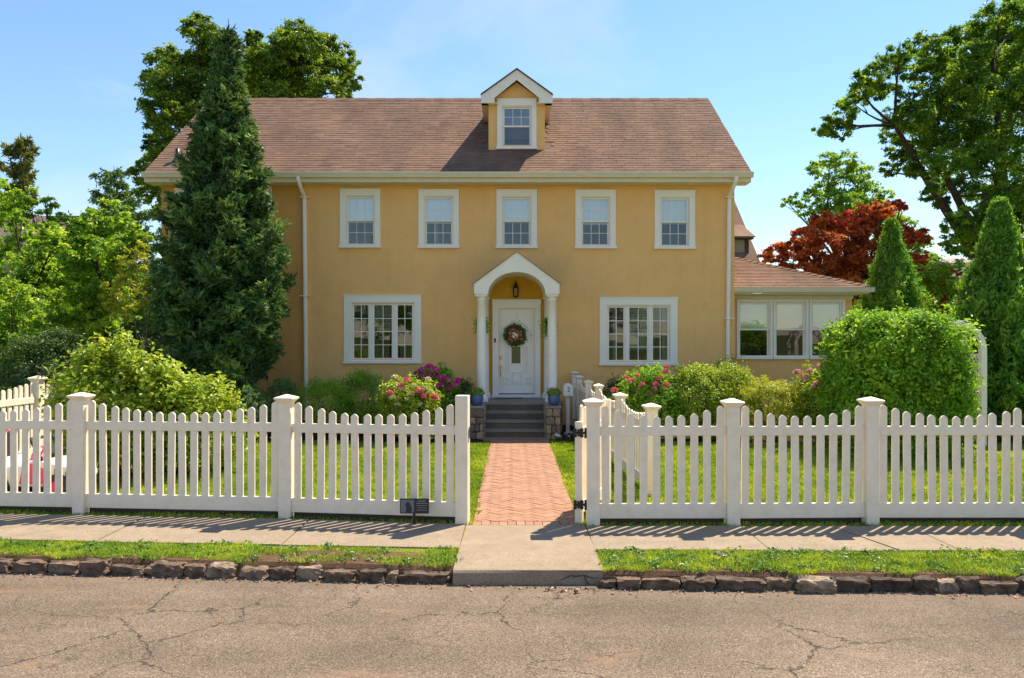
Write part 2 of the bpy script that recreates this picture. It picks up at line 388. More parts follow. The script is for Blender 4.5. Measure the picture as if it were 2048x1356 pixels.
b.prism(top, 'z', -0.19, 0.0); lawn = b.build('lawn', M['turf']); tag(lawn, kind='structure')
# bare strip along the kerb
def strip(name, f0, f1, x0, x1, z, mat, n=60, amp=0.05, sd=0):
    b = MB(); vs = []; fs = []
    for i in range(n+1):
        x = x0+(x1-x0)*i/n
        vs += [(x, f0(x), z), (x, f1(x)+amp*mnoise.noise((x*2.3, sd, 0)), z)]
        if i: fs.append((2*i-2, 2*i, 2*i+1, 2*i-1))
    b.add(vs, fs); o = b.build(name, mat, fix=False); tag(o, kind='structure'); return o
def kerb_soil(x0, x1, sd_):
    vs = []; fs = []; n_ = 90
    for i in range(n_+1):
        x = x0+(x1-x0)*i/n_; k = interp(KERB, x); a = mnoise.noise((x*2.3, sd_, 0)); c = mnoise.noise((x*5.1, sd_, 4))
        vs += [(x, k+0.02, ROADZ-0.02), (x, k+0.075, -0.05+0.012*c), (x, k+0.125, 0.004+0.008*a), (x, k+0.25+0.06*a, 0.005)]
        if i: fs += [(4*i-4+j, 4*i+j, 4*i+j+1, 4*i-3+j) for j in range(3)]
    o = MB().add(vs, fs).build('kerb_soil', M['soil'], fix=False); tag(o, kind='structure')
kerb_soil(-14, -0.565, 3); kerb_soil(0.875, 14, 5)
# planting beds against the house
strip('planting_bed', lambda x: 16.75+0.2*math.sin(x*1.1), lambda x: 20.6, -10, -0.62, 0.02, M['mulch'], amp=0)
strip('planting_bed', lambda x: 16.9+0.2*math.sin(x*0.9), lambda x: 20.6, 0.95, 12, 0.02, M['mulch'], amp=0)

# sidewalk slabs
sw = MB().add([(x, interp(SW0, x)+0.02, 0.004) for x in (-14, -5.5, -0.56)]+[(x, interp(SW1, x)-0.02, 0.004) for x in (-0.56, -6.3, -14)], [tuple(range(6))])
sw.add([(x, interp(SW0, x)+0.02, 0.004) for x in (0.86, 5.3, 14)]+[(x, interp(SW1, x)-0.02, 0.004) for x in (14, 6, 0.86)], [tuple(range(6))])
sw = sw.build('sidewalk', M['joint'], fix=False); tag(sw, kind='structure')
for ja, jb in [(-12.9, -10.8), (-10.8, -8.7), (-8.7, -6.62), (-6.62, -4.5), (-4.5, -2.45), (-2.45, -0.545), (0.855, 2.67), (2.67, 3.72), (3.72, 4.62), (4.62, 6.4), (6.4, 8.2), (8.2, 10.0), (10.0, 11.8)]:
    g = 0.007; dz = random.uniform(-0.006, 0.006); dz2 = random.uniform(-0.006, 0.006); sk = 0.16 if ja == 2.67 else 0.0; sk2 = 0.16 if jb == 3.72 else 0.0
    q = [(ja+g+sk2*0, interp(SW0, ja+g)), (jb-g+(0.28 if jb == 3.72 else 0), interp(SW0, jb-g)), (jb-g, interp(SW1, jb-g)), (ja+g, interp(SW1, ja+g))]
    if ja == 3.72: q[0] = (ja+g+0.28, q[0][1])
    zt = [0.022+dz, 0.022+dz2, 0.022+dz2*0.5, 0.022+dz]
    mb = MB().add([(x, y, -0.10) for x, y in q]+[(x, y, z) for (x, y), z in zip(q, zt)], [(0,3,2,1),(4,5,6,7),(0,1,5,4),(1,2,6,5),(2,3,7,6),(3,0,4,7)])
    mb.build('slab', M['concrete'], sw, bevel=0.006)
# monolithic apron slab from the walk to the road, chipped lower corner
AX0, AX1 = -0.53, 0.845
n = 24; vs = []; fs = []
prof = [(9.29, 0.028), (8.3, 0.026), (7.78, 0.020), (7.60, 0.012), (7.565, 0.004), (7.545, -0.018), (7.535, -0.09), (7.53, -0.14)]
for i in range(n+1):
    u = i/n; x = AX0+(AX1-AX0)*u
    for j, (y, z) in enumerate(prof):
        wide = 0.03*(9.29-y)/1.75
        xx = x+(-wide if i == 0 else wide if i == n else wide*(2*u-1))
        chip = 0.0
        if j >= 5 and 0.66 < u < 0.97: chip = 0.022*math.sin((u-0.66)/0.31*math.pi)*(0.7+0.6*mnoise.noise((u*14, j, 2)))
        vs.append((xx, y+0.006*mnoise.noise((xx*4, y*4, 1))+chip+(-0.0 if j < 5 else 0.02*u), z))
m_ = len(prof)
for i in range(n):
    for j in range(m_-1): fs.append((i*m_+j, i*m_+j+1, (i+1)*m_+j+1, (i+1)*m_+j))
base = len(vs)
vs += [(AX0, 9.29, -0.14), (AX1, 9.29, -0.14)]
fs += [tuple([j for j in range(m_)]+[base]), tuple([n*m_+j for j in range(m_-1, -1, -1)]+[base+1])]
fs.append((base, base+1)+tuple(i*m_ for i in range(n, -1, -1)))
apron = MB().add(vs, fs).build('apron_slab', M['concrete2']); tag(apron, kind='structure')
# thin crack opened in the apron's front face
ck = MB(); pts = [(0.38, -0.125), (0.44, -0.10), (0.50, -0.072), (0.555, -0.045), (0.62, -0.055), (0.68, -0.042), (0.76, -0.070), (0.83, -0.062)]
ck.tube([(x, 7.548+0.02*(x-AX0)/1.4-0.003, z) for x, z in pts], 0.0045, 5); ck.tube([(0.69, 7.545+0.012, -0.05), (0.70, 7.545+0.012, -0.09), (0.73, 7.545+0.013, -0.128)], 0.004, 5)
ck.build('crack', M['rubber'], apron)

# kerb stones
def rock(sx, sy, sz, seed, rough=0.10, tint=0.5, boxy=4.0, chip=0.0):
    bm = bmesh.new(); bmesh.ops.create_cube(bm, size=2); bmesh.ops.subdivide_edges(bm, edges=bm.edges[:], cuts=5, use_grid_fill=True)
    for v in bm.verts:
        c = v.co; l = (abs(c.x)**boxy+abs(c.y)**boxy+abs(c.z)**boxy)**(1/boxy)
        c = c/l
        d = 1+rough*mnoise.noise(c*1.1+Vector((seed*3.1, 0, 0)))+rough*0.5*mnoise.noise(c*2.7+Vector((0, seed*1.7, 0)))
        if chip: d += chip*min(0.0, mnoise.cell(c*2.2+Vector((seed, seed, 0)))-0.35)+0.5*chip*mnoise.noise(c*5+Vector((seed, 0, 0)))
        v.co = Vector((c.x*sx*d, c.y*sy*d, c.z*sz*(d+rough*0.6*mnoise.noise(c*1.6+Vector((0, 0, seed)))) ))
    me = bpy.data.meshes.new('rock'); bm.to_mesh(me); bm.free()
    a = me.attributes.new('tint', 'FLOAT', 'POINT'); a.data.foreach_set('value', np.full(len(me.vertices), tint, np.float32))
    me.polygons.foreach_set('use_smooth', [False]*len(me.polygons))
    return me
kerb = MB()
for x0, x1 in ((-12, -0.58), (0.88, 12)):
    k = [x0+(x1-x0)*i/24 for i in range(25)]
    kerb.add([(x, interp(KERB, x)+0.09, -0.16) for x in k]+[(x, interp(KERB, x)+0.09, -0.03) for x in k], [(i, i+1, 26+i, 25+i) for i in range(24)])
kerb = kerb.build('kerb', M['soil'], fix=False); tag(kerb, kind='structure')
# (left px, right px, tint, height drop)
ST = [(-160, -75, .4, 0), (-72, 17, .35, 0), (19, 89, .45, 0), (92, 158, .5, 0), (160, 216, .42, 0), (218, 287, .36, .015), (290, 364, .45, 0), (366, 408, .4, 0), (410, 470, .72, .005), (480, 534, .66, .0), (536, 590, .35, .01), (592, 645, .72, 0.01), (648, 712, .5, .045), (718, 770, .2, .02), (775, 796, .55, .05), (798, 902, .3, .045),
      (1201, 1233, .25, .06), (1236, 1282, .55, .025), (1284, 1360, .4, .015), (1362, 1432, .3, .015), (1434, 1532, .3, .0), (1534, 1590, .42, 0), (1594, 1673, .64, -.01), (1664, 1742, .12, .0), (1744, 1830, .1, -.01), (1832, 1874, .2, .0), (1877, 1917, .66, .0), (1918, 1962, .25, .01), (1962, 2036, .3, .015), (2040, 2110, .2, 0), (2113, 2190, .35, 0)]
for i, (a, c, ti, dr) in enumerate(ST):
    yk = interp(KERB, X((a+c)/2, 7.6)); xa, xc = X(a, yk), X(c, yk); yk = interp(KERB, (xa+xc)/2)
    sx = (xc-xa)/2*1.02; sz = (0.118-dr*0.8)/2*random.uniform(0.78, 1.12); fy = -0.05 if (a, c) == (1594, 1673) else random.uniform(-0.02, 0.015)
    me = rock(sx, 0.085, sz+0.02, i*1.37, 0.18, ti*random.uniform(0.8, 1.15), 14.0 if ti < 0.6 else 6.0, 0.14); me.materials.append(M['stone'])
    slope = (interp(KERB, xc)-interp(KERB, xa))/(xc-xa)
    link('kerb_stone', me, kerb, ((xa+xc)/2, yk+0.065+fy, ROADZ+sz-0.015), (random.uniform(-.06, .06), random.uniform(-.04, .04), math.atan(slope)+random.uniform(-.05, .05)))

# brick walk, herringbone at 45 degrees with a soldier course at the street end
WX0, WX1, WY0, WY1 = -0.46, 0.79, 9.31, 17.42
walk = MB().box(WX0-0.01, WX1+0.01, WY0, WY1, -0.05, 0.008).build('brick_walk', M['joint']); tag(walk, kind='structure')
BL, BW, BG = 0.20, 0.10, 0.004
def clip(poly, axis, lim, keep_less):
    out = []
    for i in range(len(poly)):
        p, q = poly[i], poly[(i+1) % len(poly)]
        ip = (p[axis] <= lim) == keep_less or p[axis] == lim; iq = (q[axis] <= lim) == keep_less or q[axis] == lim
        if ip: out.append(p)
        if ip != iq:
            t_ = (lim-p[axis])/(q[axis]-p[axis]); out.append((p[0]+(q[0]-p[0])*t_, p[1]+(q[1]-p[1])*t_))
    return out
bricks = []
c45 = math.cos(R(45))
for i in range(-70, 160):
    for j in range(-70, 160):
        # horizontal brick at cells where (i - j) mod 4 == 0, vertical where == 3
        k = (i-j) % 4
        if k == 0: cx, cy, wx, wy = i+1, j+0.5, 2, 1
        elif k == 3: cx, cy, wx, wy = i+0.5, j+1, 1, 2
        else: continue
        pts = []
        for sx, sy in ((-1, -1), (1, -1), (1, 1), (-1, 1)):
            u = (cx+sx*wx/2)*BW-sx*BG/2; v = (cy+sy*wy/2)*BW-sy*BG/2
            pts.append((0.16+(u-v)*c45, WY0+0.1+(u+v)*c45))
        xs = [p[0] for p in pts]; ys = [p[1] for p in pts]
        if max(xs) < WX0 or min(xs) > WX1 or max(ys) < WY0+0.215 or min(ys) > WY1: continue
        full = min(xs) >= WX0 and max(xs) <= WX1 and min(ys) >= WY0+0.215 and max(ys) <= WY1
        for ax, lm, ls in ((0, WX0, False), (0, WX1, True), (1, WY0+0.215, False), (1, WY1, True)):
            if pts: pts = clip(pts, ax, lm, ls)
        if len(pts) < 3: continue
        ar = abs(sum(pts[q][0]*pts[(q+1) % len(pts)][1]-pts[(q+1) % len(pts)][0]*pts[q][1] for q in range(len(pts))))/2
        if ar < 0.002: continue
        bricks.append(pts)
xx = WX0
while xx < WX1-0.05:
    bricks.append([(xx, WY0+0.012), (min(xx+0.097, WX1), WY0+0.012), (min(xx+0.097, WX1), WY0+0.205), (xx, WY0+0.205)]); xx += 0.103
bricks.sort(key=lambda p: sum(q[1] for q in p)/len(p))
def brick_mb(mb, pts, zt, tint, tl):
    n = len(pts); cx = sum(p[0] for p in pts)/n; cy = sum(p[1] for p in pts)/n
    ins = [(cx+(p[0]-cx)*0.955, cy+(p[1]-cy)*0.955) for p in pts]
    b0 = len(mb.v)
    mb.add([(x, y, -0.01) for x, y in pts]+[(x, y, zt-0.004) for x, y in pts]+[(x, y, zt) for x, y in ins],
           [(i, (i+1) % n, n+(i+1) % n, n+i) for i in range(n)]+[(n+i, n+(i+1) % n, 2*n+(i+1) % n, 2*n+i) for i in range(n)]+[tuple(range(2*n, 3*n))])
    tl += [tint]*(3*n)
far = MB(); fart = []
for i, pts in enumerate(bricks):
    zt = 0.022+random.uniform(-0.003, 0.003); ti = random.uniform(0.05, 0.95)
    if i < 300:
        mb = MB(); tl = []; brick_mb(mb, pts, zt, ti, tl); mb.build('brick', M['brick'], walk, tint=tl, fix=False)
    else: brick_mb(far, pts, zt, ti, fart)
tag(far.build('far_bricks', M['brick'], walk, tint=fart, fix=False), kind='stuff')

# ------------------------------------------------------------------ the house
WY = 20.2                                   # street face of the wall
def wx(px): return X(px, WY)
def wz(py): return Z(py, WY)
HX0, HX1, HYB = X(322, WY), X(1469, WY), 28.0
EY, EZ, RY, RZ = 19.75, 6.33, 24.1, 9.46    # eave line and ridge line
SL = (RZ-EZ)/(RY-EY)
house = thing('house', 'two storey ochre stucco house with brown shingle roof and white trim', 'house', (0, 24, 0))

def wall_face(mb, x0, x1, z0, z1, y0, y1, ops):
    xs = sorted({x0, x1} | {o[0] for o in ops} | {o[1] for o in ops}); zs = sorted({z0, z1} | {o[2] for o in ops} | {o[3] for o in ops})
    xs = [x for x in xs if x0 <= x <= x1]
    def hole(xa, xb, za, zb):
        xm, zm = (xa+xb)/2, (za+zb)/2
        return any(o[0] < xm < o[1] and o[2] < zm < o[3] for o in ops)
    for xa, xb in zip(xs, xs[1:]):
        for za, zb in zip(zs, zs[1:]):
            if not hole(xa, xb, za, zb):
                mb.add([(xa, y0, za), (xb, y0, za), (xb, y0, zb), (xa, y0, zb)], [(0, 1, 2, 3)])
                mb.add([(xa, y1, za), (xb, y1, za), (xb, y1, zb), (xa, y1, zb)], [(3, 2, 1, 0)])
    for a, b_, c, d in ops:
        mb.add([(a, y0, c), (b_, y0, c), (b_, y0, d), (a, y0, d), (a, y1, c), (b_, y1, c), (b_, y1, d), (a, y1, d)],
               [(0, 4, 5, 1), (1, 5, 6, 2), (2, 6, 7, 3), (3, 7, 4, 0)])
    for a in (x0, x1):
        mb.add([(a, y0, z0), (a, y1, z0), (a, y1, z1), (a, y0, z1)], [(0, 1, 2, 3)])

UPW = [(720.5, 379, 496), (877.5, 380, 496.5), (1033.5, 380.5, 497), (1191, 381, 497.5), (1349.5, 382, 498.5)]
OLDW = [(503, 378, 495), (390, 378, 495)]
def up_open(cx, t, b_): return (wx(cx-29.5), wx(cx+29.5), wz(b_-8), wz(t+12))
SEAM = wx(607)
GW = [(688, 843, 591, 727), (1199, 1355, 596, 731)]
def gw_open(a, c, t, b_): return (wx(a+14), wx(c-14), wz(b_-9), wz(t+14))
DOOR = (wx(997), wx(1070), 0.80, wz(617))
ops = [up_open(*u) for u in UPW]+[gw_open(*g) for g in GW]+[(DOOR[0]-0.005, DOOR[1]+0.005, 0.79, DOOR[3]+0.005)]
WTOP = EZ-0.13
mb = MB(); wall_face(mb, SEAM, HX1, -0.1, WTOP, WY, WY+0.3, ops)
wall = mb.build('wall', M['stucco'], house, fix=False)
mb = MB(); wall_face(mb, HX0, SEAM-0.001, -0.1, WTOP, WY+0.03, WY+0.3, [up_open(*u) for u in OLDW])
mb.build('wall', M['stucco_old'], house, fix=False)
mb = MB()
for xa, xb in ((HX0, HX0+0.3), (HX1-0.3, HX1)):
    xg = xa+0.001 if xa == HX0 else xa-0.001
    mb.prism([(WY+0.301, -0.1), (HYB, -0.1), (HYB, WTOP), (RY, RZ-0.12), (WY+0.301, WTOP+0.05)], 'x', xg, xg+0.3)
mb.box(HX0+0.3, HX1-0.3, HYB-0.3, HYB-0.002, -0.1, WTOP)
mb.build('side_wall', M['stucco'], house)
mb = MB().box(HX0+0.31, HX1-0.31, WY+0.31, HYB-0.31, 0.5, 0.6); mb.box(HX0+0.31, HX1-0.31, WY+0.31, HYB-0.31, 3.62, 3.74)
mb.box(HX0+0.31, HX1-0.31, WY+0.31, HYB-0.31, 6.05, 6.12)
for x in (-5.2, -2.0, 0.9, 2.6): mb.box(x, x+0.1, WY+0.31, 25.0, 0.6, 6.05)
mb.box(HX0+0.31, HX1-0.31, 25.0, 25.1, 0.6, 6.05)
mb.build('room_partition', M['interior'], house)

def pane_mesh(w_, h_, mat):
    me = bpy.data.meshes.new('pane'); me.from_pydata([(-w_/2, 0, -h_/2), (w_/2, 0, -h_/2), (w_/2, 0, h_/2), (-w_/2, 0, h_/2)], [], [(0, 1, 2, 3)])
    me.materials.append(mat); return me
def panes(parent, x0, x1, z0, z1, y, nx, nz, mat, gx=0.013):
    w_ = (x1-x0)/nx; h_ = (z1-z0)/nz; me = pane_mesh(w_-0.004, h_-0.004, mat)
    for i in range(nx):
        for j in range(nz):
            link('pane', me, parent, (x0+(i+0.5)*w_, y, z0+(j+0.5)*h_), (random.uniform(-.004, .004), 0, random.uniform(-.005, .005)))
    if nx*nz > 1:
        g = MB()
        for i in range(1, nx): g.box(x0+i*w_-gx/2, x0+i*w_+gx/2, y-0.014, y-0.003, z0, z1)
        for j in range(1, nz): g.box(x0, x1, y-0.013, y-0.0035, z0+j*h_-gx/2, z0+j*h_+gx/2)
        g.build('glazing_bar', M['white'], parent)
def frame(mb, x0, x1, z0, z1, t, y0, y1, tb=None):
    tb = tb or t
    mb.box(x0, x0+t, y0, y1, z0, z1); mb.box(x1-t, x1, y0, y1, z0, z1)
    mb.box(x0+t, x1-t, y0+0.001, y1-0.001, z1-t, z1); mb.box(x0+t, x1-t, y0+0.001, y1-0.001, z0, z0+tb); return mb
def casing(x0, x1, z0, z1, o, y, side=0.14, topw=0.15, sill=0.075, parent=None):
    """x0..x1, z0..z1 outer size; the opening o is left free"""
    m_ = MB()
    m_.box(x0, o[0]+0.002, y-0.035, y-0.0005, z0+sill, o[3]); m_.box(o[1]-0.002, x1, y-0.035, y-0.0005, z0+sill, o[3])
    m_.box(x0, x1, y-0.038, y-0.0005, o[3]-0.002, z1)
    m_.box(x0-0.012, x1+0.012, y-0.052, y-0.0005, z1-0.004, z1+0.022)          # drip cap
    w_ = m_.build('window', M['white'], parent or house, bevel=0.004)
    s_ = MB(); s_.box(x0-0.022, x1+0.022, y-0.075, y+0.01, z0, z0+sill-0.002); s_.build('sill', M['white'], w_, bevel=0.006)
    j_ = MB(); t = 0.022
    frame(j_, o[0], o[1], z0+sill-0.002, o[3], t, y-0.012, y+0.16); j_.build('jamb', M['white'], w_)
    return w_
def double_hung(x0, x1, z0, z1, o, y, top_grid, bot_grid, shade, shade_to, parent=None, glass='glass', cas=True):
    w_ = casing(x0, x1, z0, z1, o, y, parent=parent)
    a, c, d, e = o[0]+0.024, o[1]-0.024, o[2]+0.0, o[3]-0.024
    mid = (d+e)/2; t = 0.042
    s_ = MB(); frame(s_, a, c, mid-0.02, e, t, y+0.035, y+0.068); s_.build('upper_sash', M['white'], w_, bevel=0.003)
    panes(w_, a+t, c-t, mid-0.02+t, e-t, y+0.052, *top_grid, M['glass'])
    s_ = MB(); frame(s_, a, c, d-0.02, mid+0.02, t, y+0.075, y+0.108); s_.build('lower_sash', M['white'], w_, bevel=0.003)
    panes(w_, a+t, c-t, d-0.02+t, mid+0.02-t, y+0.092, *bot_grid, M[glass])
    if shade:
        MB().box(a-0.02, c+0.02, y+0.135, y+0.139, e-(e-d)*shade_to, e+0.02).build('roller_shade', M[shade], w_)
    return w_
for k, (cx, t_, b_) in enumerate(UPW+OLDW):
    o = up_open(cx, t_, b_)
    double_hung(wx(cx-40.5), wx(cx+40.5), wz(b_), wz(t_), o, WY if k < 5 else WY+0.03, (3, 2), (3, 2), 'shade', (0.54, 0.55, 0.53, 0.56, 0.54, 0.5, 0.5)[k], glass='glass_low')
    if k in (0, 3):                                    # a net curtain drawn to the sides behind these two
        pass
for k, g in enumerate(GW):
    o = gw_open(*g); x0, x1, z1, z0 = wx(g[0]), wx(g[1]), wz(g[2]), wz(g[3])
    w_ = casing(x0, x1, z0, z1, o, WY)
    a, c, d, e = o[0]+0.024, o[1]-0.024, o[2]-0.02, o[3]-0.024
    wd = (c-a-0.12)/3.18
    xs = [(a, a+wd), (a+wd+0.06, a+2.18*wd+0.06), (c-wd, c)]
    mb = MB()
    for q in (0, 1): mb.box(xs[q][1], xs[q+1][0], WY+0.02, WY+0.12, d, e)
    mb.build('mullion', M['white'], w_)
    for q, (p, r_) in enumerate(xs):
        s_ = MB(); frame(s_, p+0.001, r_-0.001, d, e, 0.045, WY+0.04, WY+0.085); s_.build('casement_sash', M['white'], w_, bevel=0.003)
        panes(w_, p+0.045, r_-0.045, d+0.045, e-0.045, WY+0.062, 2, 4, M['glass_low'], 0.018)
    # venetian blind behind the middle light
    p, r_ = xs[1]; n_ = 17 if k == 0 else 26; mb = MB()
    for q in range(n_):
        zz = e-0.03-q*0.042; mb.add([(p, WY+0.13, zz), (r_, WY+0.13, zz), (r_, WY+0.155, zz-0.028), (p, WY+0.155, zz-0.028)], [(0, 1, 2, 3)])
    mb.build('blind', M['shade2'], w_, fix=False)
    # side curtains inside
    for q in (() if k == 0 else (2,)):
        p, r_ = xs[q]; v = []; f = []
        for i in range(25):
            x = r_-0.15+0.2*i/24; y = WY+0.22+0.03*math.sin(i*1.9)
            v += [(x, y, d-0.2), (x, y, e)]
            if i: f.append((2*i-2, 2*i, 2*i+1, 2*i-1))
        MB().add(v, f).build('curtain', M['shade2'], w_, fix=False)
# roof: decks, rakes, ridge, individual shingles
RX0, RX1 = HX0-0.22, HX1+0.29
mb = MB(); th = 0.10
mb.prism([(EY, EZ), (RY, RZ), (2*RY-EY, EZ), (2*RY-EY, EZ-th), (RY, RZ-th*1.3), (EY, EZ-th)], 'x', RX0, RX1)
roof = mb.build('roof', M['greyroof'], house)
for x0, x1 in ((RX0, RX0+0.03), (RX1-0.03, RX1)):
    MB().prism([(EY+0.02, EZ-0.102), (RY, RZ-0.132), (2*RY-EY, EZ-0.102), (2*RY-EY, EZ-0.2), (RY, RZ-0.25), (EY+0.02, EZ-0.2)], 'x', x0, x1).build('rake_board', M['cream'], roof)
DX = X(1033.5, 20.9); DHW = 0.74                    # dormer
sh_v = {}
def shingle_mesh(w_, q):
    key = (round(w_, 2), q)
    if key not in sh_v:
        mb = MB(); L = 0.19; t = 0.015
        # local y runs up the slope; butt edge at y=0 stands proud, the head lies on the deck
        mb.add([(0, 0, 0.002), (w_, 0, 0.002), (w_, 0, t), (0, 0, t), (0, L, 0.0), (w_, L, 0.0), (w_, L, 0.003), (0, L, 0.003)],
               [(0, 1, 2, 3), (3, 2, 6, 7), (0, 3, 7, 4), (1, 5, 6, 2)])
        sh_v[key] = mb.mesh('shingle', M['shingle'], tint=q/8.0, fix=False)
    return sh_v[key]
ang = math.atan(SL); EXPO = 0.142; slope_len = math.hypot(RY-EY, RZ-EZ)
ncourse = int(slope_len/EXPO)
cnt = 0; rv = []; rt = []
for c_ in range(ncourse):
    s0 = c_*EXPO-0.02; y0 = EY+s0*math.cos(ang); z0 = EZ+s0*math.sin(ang); x = RX0-random.uniform(0.0, 0.3)*(c_ > 0)
    while x < RX1:
        w_ = 0.305; xa = max(x, RX0-0.01); xb = min(x+w_-0.006, RX1+0.01); x += w_
        if xb-xa < 0.04: continue
        if y0 > 20.86 and xb > DX-DHW+0.02 and xa < DX+DHW-0.02 and y0 < 23.3: continue
        q = min(8, max(0, int(random.gauss(4, 1.9))))
        lift = random.uniform(0.002, 0.006)
        if cnt < 300 and xa > RX0 and xb < RX1 and xb-xa > 0.29:
            link('shingle', shingle_mesh(xb-xa, q), roof, (xa, y0, z0+lift), (ang, 0, random.uniform(-.004, .004))); cnt += 1
        else:
            L = 0.19; t = 0.015; sg = random.uniform(-0.004, 0.004)
            for (lx, ly, lz) in [(xa, 0+sg, 0.002), (xb, 0+sg, 0.002), (xb, 0+sg, t), (xa, 0+sg, t), (xa, L, 0.0), (xb, L, 0.0), (xb, L, 0.003), (xa, L, 0.003)]:
                rv.append((lx, y0+ly*math.cos(ang)-lz*math.sin(ang), z0+ly*math.sin(ang)+lz*math.cos(ang)+lift)); rt.append(q/8.0)
nb = len(rv)//8; bi = (np.arange(nb)*8)[:, None]
F_ = np.concatenate([bi+np.array(k)[None] for k in ((0, 1, 2, 3), (3, 2, 6, 7), (0, 3, 7, 4), (1, 5, 6, 2))])
tag(link('shingles', npmesh('shingles', rv, F_, M['shingle'], rt, origin(house)), roof), kind='stuff')
mb = MB()
for i in range(51):
    xa = RX0+(RX1-RX0)*i/51; xb = RX0+(RX1-RX0)*(i+1)/51-0.004; k = 0.008*(i % 2)
    mb.prism([(RY-0.14, RZ-0.14*SL+0.022+k), (RY, RZ+0.03+k), (RY+0.14, RZ-0.14*SL+0.022+k), (RY+0.14, RZ-0.14*SL), (RY, RZ+0.005), (RY-0.14, RZ-0.14*SL)], 'x', xa, xb)
mb.build('ridge_cap', M['shingle'], roof, tint=0.35)
# eaves: soffit, fascia, gutter, downspouts
MB().box(RX0+0.002, RX1-0.002, EY+0.02, WY+0.028, EZ-0.24, EZ-0.21).build('soffit', M['cream'], house)
mb = MB().box(RX0+0.001, RX1-0.001, EY+0.0, EY+0.019, EZ-0.235, EZ-0.03)
mb.build('fascia', M['cream'], house)
mb = MB().prism([(EY-0.13, EZ-0.005), (EY-0.115, EZ-0.005), (EY-0.105, EZ-0.05), (EY-0.085, EZ-0.12), (EY-0.012, EZ-0.12), (EY-0.012, EZ-0.02), (EY-0.002, EZ-0.02), (EY-0.002, EZ-0.135), (EY-0.09, EZ-0.135), (EY-0.118, EZ-0.06), (EY-0.13, EZ-0.04)], 'x', RX0-0.02, RX1+0.03)
gut = mb.build('gutter', M['cream'], house)
for px in (795,): MB().box(wx(px), wx(px)+0.02, EY-0.136, EY-0.09, EZ-0.16, EZ).build('gutter_hanger', M['cream'], gut)
for a, c in (((607, 350), (614, 775)), ((1461, 354), (1453, 735))):
    mb = MB(); x0 = X(a[0], WY); x1 = X(c[0], WY)
    dz = Z(c[1], WY) if a[0] < 1000 else 0.5
    dz = 0.15
    mb.tube([(x0, EY-0.06, EZ-0.12), (x0, EY-0.06, EZ-0.20), (x0+(x1-x0)*.3, EY+0.05, EZ-0.34), (x0+(x1-x0)*.45, WY-0.12, EZ-0.52), (x0+(x1-x0)*.5, WY-0.07, EZ-0.62), (x1, WY-0.07, dz+0.15), (x1, WY-0.16, dz)], 0.05, 8)
    ds = mb.build('downspout', M['white'], house, smooth=False)
    for py in (395, 592):
        zz = wz(py+(0 if a[0] < 1000 else 45*(py > 500))); xm = x1+(x0-x1)*0.5
        MB().box(xm-0.12, xm+0.12, WY-0.125, WY-0.002, zz-0.012, zz+0.012).build('bracket', M['white'], ds)
# roof vent pipe
vy, vz, vx = 20.3, EZ+SL*(20.3-EY), X(355, 20.3)
v_ = MB().tube([(vx, vy, vz-0.05), (vx, vy, vz+0.32)], 0.055, 12).build('vent_pipe', M['black'], roof, smooth=True)
MB().prism([(vx-0.24, vy-0.2), (vx+0.2, vy-0.2), (vx+0.2, vy+0.22), (vx-0.24, vy+0.22)], 'z', 0, 0.01)
fl = MB(); fl.add([(vx-0.22, vy-0.18, vz-0.18*SL+0.03), (vx+0.2, vy-0.18, vz-0.18*SL+0.03), (vx+0.2, vy+0.2, vz+0.2*SL+0.03), (vx-0.22, vy+0.2, vz+0.2*SL+0.03)], [(0, 1, 2, 3)])
fl.lathe([(0.12, 0.0), (0.09, 0.06), (0.062, 0.12)], (vx, vy, vz), 14); fl.build('flashing', M['greyroof'], v_, fix=False)

# dormer
DY = 20.9; dz0 = EZ+SL*(DY-EY)
def dzp(py): return Z(py, DY)
dap, dev = dzp(142), dzp(193)
drs = (dap-dev)/(X(1105, DY)-DX)
mb = MB()
dop = (X(1004, DY), X(1064, DY), dzp(290), dzp(212))
wall_face(mb, DX-DHW, DX+DHW, dz0-0.05, dzp(205), DY, DY+0.12, [dop])
for sx in (-1, 1):
    mb.prism([(DY+0.001, dz0-0.05), (DY+0.001, dzp(205)), (DY+2.6, dzp(205)), (DY+2.6, dz0+1.7)], 'x', DX+sx*DHW, DX+sx*(DHW-0.1))
mb.prism([(DX-DHW, dzp(205)+0.001), (DX+DHW, dzp(205)+0.001), (DX, dzp(205)+DHW*drs)], 'y', DY+0.0, DY+0.1)
dorm = mb.build('dormer', M['stucco'], house, fix=False)
DO = X(1105, DY)-DX
mb = MB()
for sx in (-1, 1):
    mb.prism([(DX, dap), (DX+sx*DO, dev), (DX+sx*DO, dev-0.03), (DX, dap-0.03)], 'y', DY-0.26, 24.0)
mb.build('dormer_roof', M['shingle'], dorm, tint=0.3)
mb = MB()
for sx in (-1, 1):
    mb.prism([(DX, dap-0.031), (DX+sx*(DO-0.01), dev-0.031), (DX+sx*(DO-0.01), dzp(211)), (DX+sx*(DO-0.36), dzp(211)), (DX+sx*(DO-0.36), dzp(211)+0.14), (DX, dap-0.30)], 'y', DY-0.22, DY-0.18)
mb.build('gable_trim', M['white'], dorm, bevel=0.005)
mb = MB()
